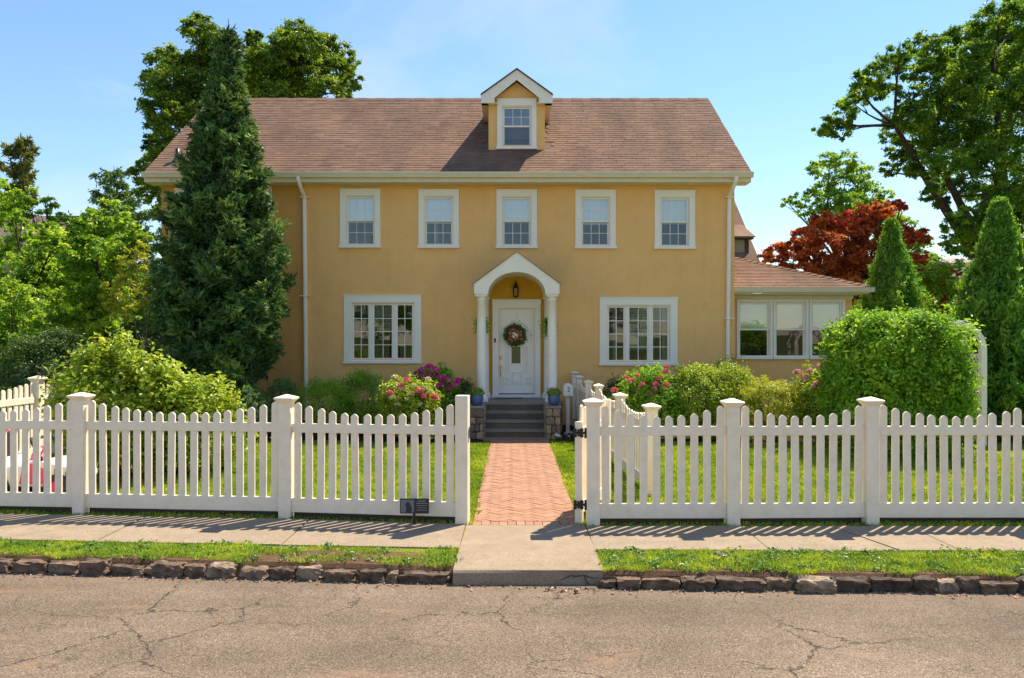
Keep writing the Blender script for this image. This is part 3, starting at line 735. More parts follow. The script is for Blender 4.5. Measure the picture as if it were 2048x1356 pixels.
for sx in (-1, 1):
    a, c = sorted((DX+sx*(DHW-0.0), DX+sx*(DO-0.02)))
    mb.box(a, c, DY-0.179, DY+1.6, dzp(211), dzp(211)+0.03)
    c0, c1 = sorted((DX+sx*(DHW-0.22), DX+sx*(DO-0.02)))
    mb.box(c0, c1, DY-0.179, DY-0.002, dzp(211), dzp(211)+0.03)
    mb.prism([(DX+sx*0.02, dap-0.05), (DX+sx*(DO-0.05), dev-0.05), (DX+sx*(DO-0.05), dev-0.07), (DX+sx*0.02, dap-0.07)], 'y', DY-0.179, DY-0.001)
mb.build('dormer_soffit', M['cream'], dorm)
MB().box(DX-0.7, DX+0.7, DY+0.6, DY+0.64, dz0+0.4, dzp(200)).build('dormer_partition', M['interior'], dorm)
double_hung(X(994, DY), X(1073, DY), dzp(299), dzp(199), dop, DY, (3, 2), (1, 1), None, 0, glass='glass_low')

# sun room at the right
SY = 20.75; SX0 = HX1; SX1 = X(1704, SY); se = 2.2+103/FPX*20.3
def szp(py): return Z(py, SY)
sops = [(X(a, SY), X(c, SY), szp(713), szp(603)) for a, c in ((1477, 1541), (1550, 1613), (1622, 1686))]
mb = MB(); wall_face(mb, SX0+0.002, SX1, -0.1, szp(594), SY, SY+0.2, sops)
mb.box(SX1-0.2, SX1-0.001, SY+0.201, 26.0, -0.1, szp(594)); sun_wall = mb.build('sunroom_wall', M['stucco'], house, fix=False)
MB().box(SX0+0.01, SX1-0.21, SY+0.205, 26, 0.4, 0.5).box(SX0+0.01, SX1-0.21, 24.0, 24.1, 0.5, 3.2).build('sunroom_room', M['interior'], sun_wall)
for a, c, d, e in sops:
    w_ = double_hung(a-0.05, c+0.05, d-0.07, e+0.035, (a, c, d, e), SY, (1, 1), (1, 1), 'shade2', 0.5, glass='glass_dark')
SEY = 20.3; SRX = X(1740, SEY)
rise = 0.375
hx, hy = SX0+0.001, SEY+(SRX-SX0)
hz = se+rise*(SRX-SX0)
MB().add([(SX0, SEY, se), (SRX, SEY, se), (hx, hy, hz), (SRX, 27, se), (hx, 27, hz), (SX0, SEY, se-0.05), (SRX, SEY, se-0.05), (SRX, 27, se-0.05)],
         [(0, 1, 2), (1, 3, 4, 2), (0, 5, 6, 1), (1, 6, 7, 3)])
sr = MB().add([(SX0, SEY, se), (SRX, SEY, se), (hx, hy, hz), (SRX, 27, se), (hx, 27, hz)], [(0, 1, 2), (1, 3, 4, 2)]).build('sunroom_roof', M['greyroof'], house, fix=False)
sang = math.atan(rise); rv = []; rt = []
for c_ in range(int((SRX-SX0)/math.cos(sang)/0.142)+1):
    s0 = c_*0.142-0.02; yy = SEY+s0*math.cos(sang); zz = se+s0*math.sin(sang); x = SX0-random.uniform(0, 0.3); xe = SRX-max(0, s0*math.cos(sang))
    while x < xe:
        xa, xb = max(SX0+0.003, x), min(x+0.299, xe); x += 0.305
        if xb-xa < 0.03: continue
        q = random.gauss(0.55, 0.22)
        for (lx, ly, lz) in [(xa, 0, 0.002), (xb, 0, 0.002), (xb, 0, .019), (xa, 0, .019), (xa, .17, 0.0), (xb-(0.12 if xb == xe else 0), .17, 0.0), (xb-(0.12 if xb == xe else 0), .17, 0.003), (xa, .17, 0.003)]:
            rv.append((lx, yy+ly*math.cos(sang)-lz*math.sin(sang), zz+ly*math.sin(sang)+lz*math.cos(sang)+0.005)); rt.append(q)
nb = len(rv)//8; bi = (np.arange(nb)*8)[:, None]
F_ = np.concatenate([bi+np.array(k)[None] for k in ((0, 1, 2, 3), (3, 2, 6, 7), (0, 3, 7, 4), (1, 5, 6, 2))])
tag(link('shingles', npmesh('sunroom_shingles', rv, F_, M['shingle'], rt, origin(house)), sr), kind='stuff')
mb = MB()
for i in range(26):
    u0, u1 = i/26, (i+1)/26-0.004; a = Vector((SRX, SEY, se+0.02)); c = Vector((hx, hy, hz+0.02)); p, q = a.lerp(c, u0), a.lerp(c, u1)
    mb.add([(p.x-0.13, p.y-0.0, p.z+0.012), (p.x, p.y, p.z+0.045), (p.x+0.03, p.y+0.13, p.z+0.0), (q.x-0.13, q.y, q.z+0.0), (q.x, q.y, q.z+0.03), (q.x+0.03, q.y+0.13, q.z-0.01)], [(0, 1, 4, 3), (1, 2, 5, 4), (0, 2, 1)])
mb.build('hip_cap', M['shingle'], sr, tint=0.6, fix=False)
g = MB().prism([(SEY-0.12, se+0.0), (SEY-0.10, se+0.0), (SEY-0.075, se-0.105), (SEY-0.004, se-0.105), (SEY-0.004, se-0.12), (SEY-0.085, se-0.12), (SEY-0.105, se-0.05)], 'x', SX0-0.02, SRX+0.08)
g.build('gutter', M['cream'], house)
mb = MB().box(SX0+0.003, SRX, SEY, SEY+0.02, se-0.14, se-0.012)
mb.box(SX0+0.003, SX1+0.06, SEY+0.021, SY+0.0, se-0.17, se-0.145); mb.box(SX0+0.003, SX1+0.02, SY-0.05, SY-0.002, szp(598), se-0.172); mb.box(SX1+0.061, SRX-0.01, SEY+0.021, 26.5, se-0.16, se-0.14)
mb.build('sunroom_soffit', M['cream'], house)

# ---------------- portico, door, steps
PY = 18.85; PC = X(1033.5, PY)
def pz(py): return Z(py, PY)
port = MB()
pw = X(1118, PY)-PC; ah = X(1090.5, PY)-PC; zb = pz(589); zs = pz(570); zap = pz(508); ar = pz(545)-zb
# front face with an arched opening
arc = [(PC+ah*math.cos(a), zb+ar*math.sin(a)) for a in [math.pi*i/28 for i in range(29)]]
def front(mb, y0, y1):
    outer = [(PC+pw, zb)]+[(PC+pw, zs), (PC, zap), (PC-pw, zs), (PC-pw, zb)]
    def oz(x): u = abs(x-PC)/pw; return zap+(zs-zap)*u
    n_ = len(arc); vs = []; fs = []
    rows = []
    rows.append([(PC+pw, zb), (PC+pw, zs)])
    for (x, z) in arc: rows.append([(x, z), (x if 0 else PC+(x-PC)*pw/ah, oz(PC+(x-PC)*pw/ah))])
    rows.append([(PC-pw, zb), (PC-pw, zs)])
    for y in (y0, y1):
        for r_ in rows: vs += [(r_[0][0], y, r_[0][1]), (r_[1][0], y, r_[1][1])]
    m2 = 2*len(rows)
    for i in range(len(rows)-1):
        a = 2*i; fs += [(a, a+1, a+3, a+2), (m2+a, m2+a+2, m2+a+3, m2+a+1), (a, a+2, m2+a+2, m2+a), (a+1, m2+a+1, m2+a+3, a+3)]
    mb.add(vs, fs)
front(port, PY-0.17, PY+0.17)
portico = port.build('portico', M['white'], house, fix=False)
mb = MB()       # barrel vault
va = [(PC+(ah+0.03)*math.cos(a), zb+(ar+0.03)*math.sin(a)) for a in [math.pi*i/28 for i in range(29)]]
vs = []; fs = []
for i, ((x, z), (x2, z2)) in enumerate(zip(arc, va)):
    vs += [(x, PY+0.171, z), (x, WY-0.001, z)]
    if i: fs.append((2*i-2, 2*i-1, 2*i+1, 2*i))
mb.add(vs, fs); mb.build('vault', M['white'], portico, fix=False, smooth=True)
mb = MB()
for sx in (-1, 1):
    a, c = sorted((PC+sx*ah, PC+sx*pw)); mb.box(a, c, PY+0.171, WY-0.001, zb+0.0, zs-0.02)
    mb.prism([(PC, zap+0.028), (PC+sx*(pw+0.03), zs-0.0), (PC+sx*(pw+0.03), zs-0.02), (PC, zap+0.002)], 'y', PY-0.19, WY-0.002)
    mb.prism([(PC, zap-0.001), (PC+sx*pw, zs-0.021), (PC+sx*ah, zs-0.02), (PC, zap-0.06)], 'y', PY+0.171, WY-0.003)
mb.build('portico_side', M['white'], portico)
mb = MB()
for sx in (-1, 1): mb.prism([(PC, zap+0.045), (PC+sx*(pw+0.045), zs+0.012), (PC+sx*(pw+0.045), zs+0.001), (PC, zap+0.029)], 'y', PY-0.20, WY-0.002)
mb.build('portico_roof', M['shingle'], portico, tint=0.3)
LZ = 0.72
for sx in (-1, 1):
    for k, cy in enumerate((PY, WY-0.14)):
        cx = PC+sx*(X(1104, PY)-PC)
        if k: cx = PC+sx*(X(1104, PY)-PC-0.045)
        h = zb-LZ-0.001; r_ = 0.115 if k == 0 else 0.10
        mb = MB().lathe([(r_*1.32, 0.06), (r_*1.36, 0.09), (r_*1.3, 0.12), (r_*1.08, 0.14), (r_, 0.17), (r_*1.0, h*0.35), (r_*0.93, h*0.7), (r_*0.86, h-0.15), (r_*0.98, h-0.14), (r_*0.98, h-0.12), (r_*0.88, h-0.11), (r_*0.9, h-0.07), (r_*1.12, h-0.05)], (cx, cy, LZ), 24)
        c_ = mb.build('column', M['white'], portico, smooth=True)
        MB().box(cx-r_*1.4, cx+r_*1.4, cy-r_*1.4 if k == 0 else cy-r_*1.35, cy+r_*1.35, LZ+0.001, LZ+0.061).box(cx-r_*1.2, cx+r_*1.2, cy-r_*1.2, cy+r_*1.2, LZ+h-0.051, LZ+h).build('plinth', M['white'], c_)
# niche wall behind the arch, yellow bounced light put into its colour
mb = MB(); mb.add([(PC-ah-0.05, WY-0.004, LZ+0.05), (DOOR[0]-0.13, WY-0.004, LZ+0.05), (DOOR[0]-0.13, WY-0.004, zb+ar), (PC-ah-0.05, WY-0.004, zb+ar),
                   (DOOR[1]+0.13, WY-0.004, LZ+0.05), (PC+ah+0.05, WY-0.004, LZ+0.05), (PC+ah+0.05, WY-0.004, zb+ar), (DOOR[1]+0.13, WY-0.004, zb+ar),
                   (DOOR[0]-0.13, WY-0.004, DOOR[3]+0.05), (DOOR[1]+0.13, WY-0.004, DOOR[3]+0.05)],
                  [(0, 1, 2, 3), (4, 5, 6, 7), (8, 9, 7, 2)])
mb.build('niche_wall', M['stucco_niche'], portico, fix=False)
# door surround and leaf
mb = MB()
for a, c in ((wx(985), DOOR[0]), (DOOR[1], wx(1081))):
    mb.box(a, c, WY-0.06, WY-0.0045, LZ+0.08, DOOR[3]+0.10); mb.box(a-0.012, c+0.012, WY-0.075, WY-0.005, DOOR[3]+0.10, DOOR[3]+0.235)
    mb.box(a-0.01, c+0.01, WY-0.07, WY-0.005, DOOR[3]+0.02, DOOR[3]+0.05)
    for q in range(3): mb.box(a+0.03+q*0.032, a+0.045+q*0.032, WY-0.066, WY-0.0605, LZ+0.3, DOOR[3]-0.02)
mb.box(DOOR[0]+0.001, DOOR[1]-0.001, WY-0.055, WY-0.005, DOOR[3]+0.0, DOOR[3]+0.21); mb.box(DOOR[0]+0.001, DOOR[1]-0.001, WY-0.085, WY-0.006, DOOR[3]+0.211, DOOR[3]+0.235)
mb.box(wx(985)-0.02, wx(1081)+0.02, WY-0.10, WY-0.005, LZ+0.001, LZ+0.079)
mb.build('door_surround', M['door'], house, bevel=0.004)
d0, d1, dz, dt = DOOR[0], DOOR[1], LZ+0.10, DOOR[3]
gl = (wx(1023), wx(1041), wz(727), wz(640))
mb = MB(); wall_face(mb, d0, d1, dz, dt, WY+0.03, WY+0.075, [gl])
door = mb.build('door', M['door'], house, fix=False)
panes(door, gl[0], gl[1], gl[2], gl[3], WY+0.05, 1, 1, M['glass'])
def molded(x0, x1, z0, z1, t=0.026, name='panel'):
    m_ = MB(); frame(m_, x0, x1, z0, z1, t, WY+0.002, WY+0.0305); m_.box(x0+t+0.02, x1-t-0.02, WY+0.012, WY+0.0305, z0+t+0.02, z1-t-0.02); m_.build(name, M['door'], door, bevel=0.004)
cx = (d0+d1)/2
for sx in (-1, 1): molded(cx+sx*0.29-0.075, cx+sx*0.29+0.075, dz+0.24, dz+0.42); molded(cx+sx*0.235-0.06, cx+sx*0.235+0.06, dz+0.55, dz+1.2)
molded(cx-0.14, cx+0.14, dz+0.24, dz+0.55)
m_ = MB(); frame(m_, gl[0]-0.045, gl[1]+0.045, gl[2]-0.045, gl[3]+0.045, 0.045, WY+0.016, WY+0.0302); m_.build('glass_moulding', M['door'], door, bevel=0.004)
m_ = MB().tube([(cx+0.36*math.cos(a), WY+0.026, dz+1.45+0.36*math.sin(a)) for a in [math.pi*i/16 for i in range(17)]], 0.022, 6); m_.tube([(cx, WY+0.026, dz+1.82), (cx, WY+0.026, dt-0.1)], 0.02, 6); m_.build('arched_moulding', M['door'], door, smooth=True)
hxp = d0+0.055
m_ = MB().box(hxp-0.03, hxp+0.03, WY+0.0, WY+0.03, dz+0.60, dz+0.74); m_.tube([(hxp, WY, dz+0.62), (hxp, WY-0.05, dz+0.60), (hxp, WY-0.055, dz+0.50), (hxp, WY+0.0, dz+0.43), (hxp, WY+0.02, dz+0.43)], 0.011, 8)
m_.lathe([(0.02, 0), (0.028, 0.015), (0.018, 0.03)], (hxp, WY-0.01, dz+0.655), 12); m_.build('handle', M['brass'], door)
MB().box(hxp-0.028, hxp+0.028, WY+0.0, WY+0.03, dz+0.85, dz+0.96).build('keypad_lock', M['brass'], door, bevel=0.008)
MB().box(wx(988.5), wx(991.5), WY-0.085, WY-0.0605, wz(685), wz(677)).build('doorbell', M['black'], house, bevel=0.004)

steps = thing('entry_steps', 'grey stone entry steps with fieldstone piers below the white door', 'steps', (0.1, 18, 0))
SX_0, SX_1 = X(967, 17.6), X(1093, 17.6)
for k in range(5):
    yk = 18.56-0.28*k; zt = LZ-0.18*k
    if k == 4: break
    t_ = MB().box(SX_0 if k else -0.98, SX_1 if k else 1.20, yk-0.025, (yk+0.30) if k else WY-0.002, zt-0.055, zt)
    t_.build('tread', M['bluestone'], steps, bevel=0.008)
    MB().box(SX_0+0.005, SX_1-0.005, yk, yk+0.25, zt-0.18+(0.001), zt-0.056).build('riser', M['riser'], steps)
MB().box(-0.96, 1.18, 18.62, WY-0.003, 0.0, LZ-0.056).build('landing_base', M['bluestone'], steps)
MB().box(SX_0-0.05, SX_1+0.05, 17.25, 17.46, 0.0, 0.045).build('bottom_curb', M['brick'], steps, tint=0.1)
for (xa, xb) in ((X(940, 17.45), X(967, 17.45)), (X(1092.5, 17.45), X(1121, 17.45))):
    p_ = MB().box(xa+0.02, xb-0.02, 17.44, 18.55, 0, 0.68).build('pier', M['soil'], steps)
    MB().box(xa-0.02, xb+0.02, 17.38, 18.56, 0.68, 0.735).build('cap_stone', M['bluestone'], p_, bevel=0.01)
    zz = 0.0; row = 0
    while zz < 0.66:
        hh = min(random.uniform(0.12, 0.2), 0.68-zz); hh = hh if 0.68-zz-hh > 0.07 else 0.68-zz
        cut = random.choice([(0, 0.45, 1), (0, 0.6, 1), (0, 1), (0, 0.35, 0.7, 1)])
        for u0, u1 in zip(cut, cut[1:]):
            sx = (u1-u0)*(xb-xa)/2-0.006; me = rock(sx, 0.06, hh/2-0.005, zz*9+u0*5+xa, 0.10, random.uniform(0.1, 1.0), 8.0); me.materials.append(M['pierstone'])
            link('stone', me, p_, (xa+(u0+u1)/2*(xb-xa), 17.44, zz+hh/2))
        for sy, sid in ((17.44, 0),):
            yq = 17.56
            while yq < 18.5:
                ww = random.uniform(0.2, 0.35); ww = min(ww, 18.54-yq)
                me = rock(0.045, ww/2-0.006, hh/2-0.005, yq*3+zz, 0.10, random.uniform(0, 1), 8.0); me.materials.append(M['pierstone'])
                link('stone', me, p_, ((xb-0.015) if xa < 0 else (xa+0.015), yq+ww/2, zz+hh/2)); yq += ww
        zz += hh; row += 1

# things at the door
mt = MB().box(X(990, 19.8), X(1046, 19.8), 19.62, 19.98, LZ+0.002, LZ+0.016).build('door_mat', M['rubber'], bevel=0.004); tag(mt, 'thin dark door mat lying before the white front door', 'door mat')
lx, ly, lz = X(1031.5, WY), WY-0.14, wz(581)
lan = thing('wall_lantern', 'black metal wall lantern under the portico arch above the door', 'lantern', (lx, WY, lz))
mb = MB().lathe([(0.004, 0.30), (0.02, 0.27), (0.012, 0.25), (0.05, 0.19), (0.075, 0.14), (0.078, 0.125)], (lx, ly, lz-0.08), 8); mb.lathe([(0.05, -0.10), (0.065, -0.08), (0.065, -0.065)], (lx, ly, lz-0.08), 8)
for k in range(8):
    a = 2*math.pi*k/8; mb.tube([(lx+0.06*math.cos(a), ly+0.06*math.sin(a), lz-0.145), (lx+0.072*math.cos(a), ly+0.072*math.sin(a), lz+0.045)], 0.006, 5)
mb.build('cage', M['black'], lan)
MB().lathe([(0.055, -0.14), (0.066, 0.04)], (lx, ly, lz), 8).build('glass_shade', M['glass'], lan)
MB().tube([(lx, ly, lz+0.2), (lx, ly+0.06, lz+0.24), (lx, WY-0.02, lz+0.16)], 0.009, 6).lathe([(0.04, -0.03), (0.04, 0.03)], (lx, WY-0.025, lz+0.14), 10).build('bracket', M['black'], lan)

# neighbour's house behind, right
nh = thing('neighbour_house', 'beige neighbouring house with brown trim and steep roof behind the sunroom', 'house', (10, 44, 0))
nx1 = 12.85; ney, nez, nry, nrz = 41.0, 6.0, 46.0, 10.2
MB().prism([(ney, nez), (nry, nrz), (2*nry-ney, nez), (2*nry-ney, nez-0.25), (nry, nrz-0.3), (ney, nez-0.25)], 'x', 3, nx1).build('roof', M['shingle'], nh, tint=0.45)
MB().box(3.3, nx1-0.3, ney+0.5, 2*nry-ney-0.5, -0.1, nez-0.25).build('wall', M['beige'], nh)
MB().box(8.5, 12.42, 41.9, 44.5, 6.2, 7.5).build('dormer_wall', M['beige'], nh)
MB().box(12.24, 12.45, 41.86, 41.95, 6.2, 7.45).box(8.4, 12.62, 41.6, 41.95, 7.42, 7.56).build('dormer_trim', M['brown'], nh)
MB().prism([(41.55, 7.57), (45.0, 8.9), (45.0, 8.8), (41.55, 7.5)], 'x', 8.3, 12.7).build('dormer_roof', M['shingle'], nh, tint=0.7)
nh = thing('neighbour_house', 'grey roofed neighbouring house half hidden by the trees at far left', 'house', (-30, 42, 0))
MB().prism([(38, 6.7), (42, 8.7), (46, 6.7), (46, 6.5), (42, 8.4), (38, 6.5)], 'x', -34, -22.6).build('roof', M['greyroof'], nh)
w2 = MB().box(-33.6, -23.0, 38.5, 45.5, -0.1, 6.5).build('wall', M['beige'], nh)
for k in range(4):
    f_ = MB(); frame(f_, -32.4+k*2.6, -31.2+k*2.6, 3.6, 5.2, 0.1, 38.44, 38.49); f_.build('window', M['white'], nh)
    link('pane', pane_mesh(1.0, 1.4, M['glass']), w2, (-31.8+k*2.6, 38.47, 4.4))
nh = thing('neighbour_house', 'far pale roofed house glimpsed between the trees at right', 'house', (38, 66, 0))
MB().prism([(64, 8.3), (68, 9.1), (72, 8.3)], 'x', 35.2, 38.6).build('roof', M['beige'], nh)
MB().box(35.4, 38.4, 64.3, 71.5, -0.1, 8.3).build('wall', M['shade2'], nh)
# ------------------------------------------------------------------ picket fences and gate
pk_cache = {}
def picket_mesh(h, w_=0.088, t=0.024):
    key = (round(h, 2), w_)
    if key not in pk_cache:
        h = key[0]; c = 0.034
        pk_cache[key] = MB().prism([(-w_/2, 0), (w_/2, 0), (w_/2, h-c), (w_/2-0.008, h-c*0.62), (w_*0.2, h-0.004), (w_*0.1, h), (-w_*0.1, h), (-w_*0.2, h-0.004), (-w_/2+0.008, h-c*0.62), (-w_/2, h-c)], 'y', -t/2, t/2).mesh('picket', M['vinyl'])
    return pk_cache[key]
def add_post(parent, x, y, h, cap=True, w_=0.15, rot=0.0):
    ca, sa = math.cos(rot), math.sin(rot)
    def ro(mb):
        mb.v = [(x+(a-x)*ca-(b-y)*sa, y+(a-x)*sa+(b-y)*ca, c) for a, b, c in mb.v]; return mb
    r_ = w_/2
    top = h-(0.10 if cap else 0.0)
    p = ro(MB().box(x-r_, x+r_, y-r_, y+r_, -0.05, top)).build('post', M['vinyl'], parent, bevel=0.006)
    if cap:
        mb = MB(); k = w_/0.15
        def sq(r, z): return [(x-r, y-r, z), (x+r, y-r, z), (x+r, y+r, z), (x-r, y+r, z)]
        rings = [sq(r_+0.001, top-0.001), sq(r_+0.010*k, top+0.012), sq(r_+0.030*k, top+0.036), sq(r_+0.042*k, top+0.045), sq(r_+0.042*k, top+0.062), sq(r_+0.03*k, top+0.068), sq(0.012, top+0.10)]
        vs = [v for q in rings for v in q]; fs = [(0, 1, 2, 3)]
        for i in range(len(rings)-1):
            for j in range(4): fs.append((4*i+j, 4*i+(j+1) % 4, 4*i+4+(j+1) % 4, 4*i+4+j))
        fs.append((24, 25, 26, 27)); ro(mb.add(vs, fs)).build('cap', M['vinyl'], p, bevel=0.002)
    return p
def add_panel(root, a, c, hA=1.45, sag=0.165, rz=(0.085, 0.26, 1.06, 1.17), pitch=0.146, gap=0.075, side=0.02, rt=0.045, z0=0.0, pw=0.088):
    a, c = Vector((a[0], a[1])), Vector((c[0], c[1])); d = (c-a); L = d.length; d = d/L
    p0, p1 = a+d*gap, c-d*gap
    wob = random.uniform(-0.006, 0.006)
    MB().obox(p0, p1, rz[0]+z0, rz[1]+z0, rt, rz[0]+z0+wob, rz[1]+z0+wob).build('bottom_rail', M['vinyl'], root, bevel=0.006)
    MB().obox(p0, p1, rz[2]+z0, rz[3]+z0, rt, rz[2]+z0+wob, rz[3]+z0+wob).build('top_rail', M['vinyl'], root, bevel=0.006)
    Li = L-2*gap; n = max(2, round((Li-0.02)/pitch)); rot = math.atan2(d.y, d.x)
    for i in range(n):
        u = (i+0.5)/n; q = p0+d*(Li*u)
        h = hA-sag*(1-(2*u-1)**2)**0.9-rz[1]+0.04
        link('picket', picket_mesh(h, pw), root, (q.x, q.y, z0+rz[1]-0.04), (random.uniform(-.008, .008), random.uniform(-.010, .010), rot))
def fence(label, posts, group=None, hA=1.45, sag=0.165, **kw):
    root = thing('picket_fence', label, 'fence', (posts[0][0], posts[0][1], 0), group)
    for i, p in enumerate(posts):
        q = posts[min(i+1, len(posts)-1)]; q0 = posts[max(i-1, 0)]
        rot = math.atan2(q[1]-q0[1], q[0]-q0[0]) if kw.get('turn', True) else 0
        if abs(rot) > 0.8: rot -= math.pi/2*round(rot/(math.pi/2))
        add_post(root, p[0], p[1], p[2], p[3], p[4] if len(p) > 4 else 0.15, rot)
    kw.pop('turn', None)
    for p, q in zip(posts, posts[1:]): add_panel(root, p, q, hA, sag, **kw)
    return root
LF = [(-0.588, 9.47, 1.53, False), (-2.77, 9.78, 1.52, True), (-5.42, 10.02, 1.53, True), (-7.95, 10.24, 1.53, True)]
f_left = fence('white picket fence along the sidewalk, left of the open gateway', LF)
RF = [(0.955, 9.40, 1.505, True), (2.60, 9.40, 1.50, True), (4.25, 9.44, 1.515, True), (6.3, 9.46, 1.51, True), (8.3, 9.46, 1.51, True)]
f_right = fence('white picket fence along the sidewalk, right of the open gateway', RF)
SF = [(-8.62, 11.6, 1.45, True), (-8.52, 14.3, 1.54, True), (-8.45, 16.6, 1.5, True)]
f_side = fence('white picket fence running back along the left edge of the lawn', SF, sag=0.12)
IF = [(1.96, 11.2, 1.30, True), (1.82, 13.4, 1.30, True), (1.75, 16.1, 1.30, True, 0.13), (1.69, 17.6, 1.30, True, 0.13), (1.62, 19.2, 1.33, True, 0.13), (1.57, 20.0, 1.40, True, 0.13)]
f_in = fence('white picket fence running from the lawn back to the house beside the mailbox', IF, hA=1.22, sag=0.14, rz=(0.08, 0.22, 0.9, 1.0))
# latch on the end post, brown strips standing in for the shade below the rails
MB().box(-0.505, -0.49, 9.44, 9.50, 1.02, 1.16).build('latch_catch', M['black'], f_left, bevel=0.004)
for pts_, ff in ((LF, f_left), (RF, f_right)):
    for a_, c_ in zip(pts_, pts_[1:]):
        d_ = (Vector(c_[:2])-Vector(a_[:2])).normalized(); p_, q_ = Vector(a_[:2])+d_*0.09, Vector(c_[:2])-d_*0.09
        MB().obox((p_.x, p_.y+0.045), (q_.x, q_.y+0.045), -0.02, 0.105, 0.025).build('rail_shade_strip', M['brown'], ff)

# open gate, swung into the yard
ga, gb = Vector((0.80, 9.47)), Vector((1.27, 10.62))
gate = thing('picket_gate', 'white picket gate standing open on black hinges beside the right gatepost', 'gate', (ga.x, ga.y, 0))
gd = (gb-ga).normalized(); grot = math.atan2(gd.y, gd.x)
for q in (ga, gb):
    add_post(gate, q.x, q.y, 1.40 if q is gb else 1.22, False, 0.085, grot)
add_panel(gate, ga, gb, 1.44, 0.10, (0.12, 0.27, 1.04, 1.15), gap=0.043)
for zz in (0.24, 1.09):
    mb = MB(); x0 = 0.80
    mb.box(0.745, 0.855, 9.416, 9.424, zz-0.016, zz+0.016); mb.box(0.862, 0.885, 9.41, 9.426, zz-0.055, zz+0.055)
    for qx, qz, qr in ((0.745, 0.034, 0.022), (0.745, -0.034, 0.022), (0.79, 0.026, 0.018), (0.79, -0.026, 0.018), (0.825, 0.034, 0.024), (0.825, -0.034, 0.024), (0.74, 0, 0.016)):
        mb.prism([(qx+qr*math.cos(a), zz+qz+qr*math.sin(a)) for a in [2*math.pi*i/10 for i in range(10)]], 'y', 9.413, 9.4235)
    mb.tube([(0.868, 9.405, zz-0.06), (0.868, 9.405, zz+0.06)], 0.014, 8)
    mb.build('hinge', M['black'], gate)
MB().box(1.24, 1.30, 10.66, 10.69, 1.02, 1.12).build('latch', M['black'], gate)

# ------------------------------------------------------------------ small things in the yard and at the kerb
def text_mesh(txt, size, mat, depth=0.002):
    cu = bpy.data.curves.new('txt', 'FONT'); cu.body = txt; cu.size = size; cu.extrude = depth; cu.align_x = 'CENTER'; cu.align_y = 'CENTER'
    o = bpy.data.objects.new('txt', cu); COL.objects.link(o); dg = bpy.context.evaluated_depsgraph_get()
    me = bpy.data.meshes.new_from_object(o.evaluated_get(dg)); bpy.data.objects.remove(o); me.materials.clear(); me.materials.append(mat); return me
mx, my = X(1135.5, 18.6), 18.6
mail = thing('mailbox', 'white mailbox numbered 2 on a white post beside the steps', 'mailbox', (mx, my, 0))
MB().box(mx-0.045, mx+0.045, my-0.045, my+0.045, 0, Z(789, my)).build('post', M['white'], mail, bevel=0.006)
z0 = Z(790, my); hw = 0.098
mb = MB().prism([(mx-hw, z0), (mx+hw, z0)]+[(mx+hw*math.cos(a), z0+0.175+hw*math.sin(a)) for a in [math.pi*i/12 for i in range(13)]], 'y', my-0.26, my+0.22)
box = mb.build('box', M['white'], mail, bevel=0.006)
mb = MB().prism([(mx-hw-0.006, z0-0.004), (mx+hw+0.006, z0-0.004)]+[(mx+(hw+0.006)*math.cos(a), z0+0.175+(hw+0.006)*math.sin(a)) for a in [math.pi*i/12 for i in range(13)]], 'y', my-0.275, my-0.261)
dr = mb.build('door', M['white'], mail, bevel=0.003)
link('numeral', text_mesh('2', 0.155, M['black']), dr, (mx, my-0.279, z0+0.145), (R(90), 0, 0))
MB().box(mx+hw+0.006, mx+hw+0.014, my-0.12, my-0.10, z0-0.12, z0+0.1).build('flag', M['steel'], mail)

sx_, sy_ = X(829, 9.36), 9.36
sg = thing('garden_sign', 'small black sign with a photo on a stake before the fence', 'sign', (sx_, sy_, 0))
MB().box(sx_-0.17, sx_+0.17, sy_-0.006, sy_+0.006, Z(1027, sy_), Z(997, sy_)).build('board', M['rubber'], sg, bevel=0.003)
MB().box(sx_-0.02, sx_+0.01, sy_+0.008, sy_+0.02, -0.05, Z(1010, sy_)).build('stake', M['black'], sg)
grey = mat_plain('printed_grey', (0.16, 0.17, 0.19), 0.5); grey2 = mat_plain('printed_pale_ink', (0.30, 0.30, 0.31), 0.5)
zc = Z(1012, sy_)
MB().box(sx_-0.158, sx_-0.005, sy_-0.0085, sy_-0.0065, zc-0.075, zc+0.075).build('photo_print', grey, sg)
mb = MB().prism([(sx_-0.10, zc-0.074), (sx_-0.095, zc-0.01), (sx_-0.11, zc+0.02), (sx_-0.085, zc+0.05), (sx_-0.06, zc+0.045), (sx_-0.05, zc+0.015), (sx_-0.03, zc-0.02), (sx_-0.035, zc-0.074)], 'y', sy_-0.0105, sy_-0.0088); mb.build('figure_print', M['rubber'], sg)
mb = MB()
for k, (wd, hh) in enumerate(((0.09, 0.009), (0.13, 0.007), (0.12, 0.005), (0.10, 0.005), (0.13, 0.005))): mb.box(sx_+0.085-wd/2, sx_+0.085+wd/2, sy_-0.0085, sy_-0.0065, zc+0.055-k*0.026, zc+0.055-k*0.026+hh)
mb.build('lettering', grey2, sg)

# water shut-off cover in the verge
cy_ = Z and 8.02; cx_ = X(1443, 8.05)
mb = MB().lathe([(0.075, -0.03), (0.08, 0.02), (0.07, 0.026), (0.062, 0.02), (0.01, 0.02)], (cx_, 8.05, 0.012), 16); c_ = mb.build('valve_cover', M['black'], smooth=False); tag(c_, 'round black valve cover set in the grass verge', 'valve cover')
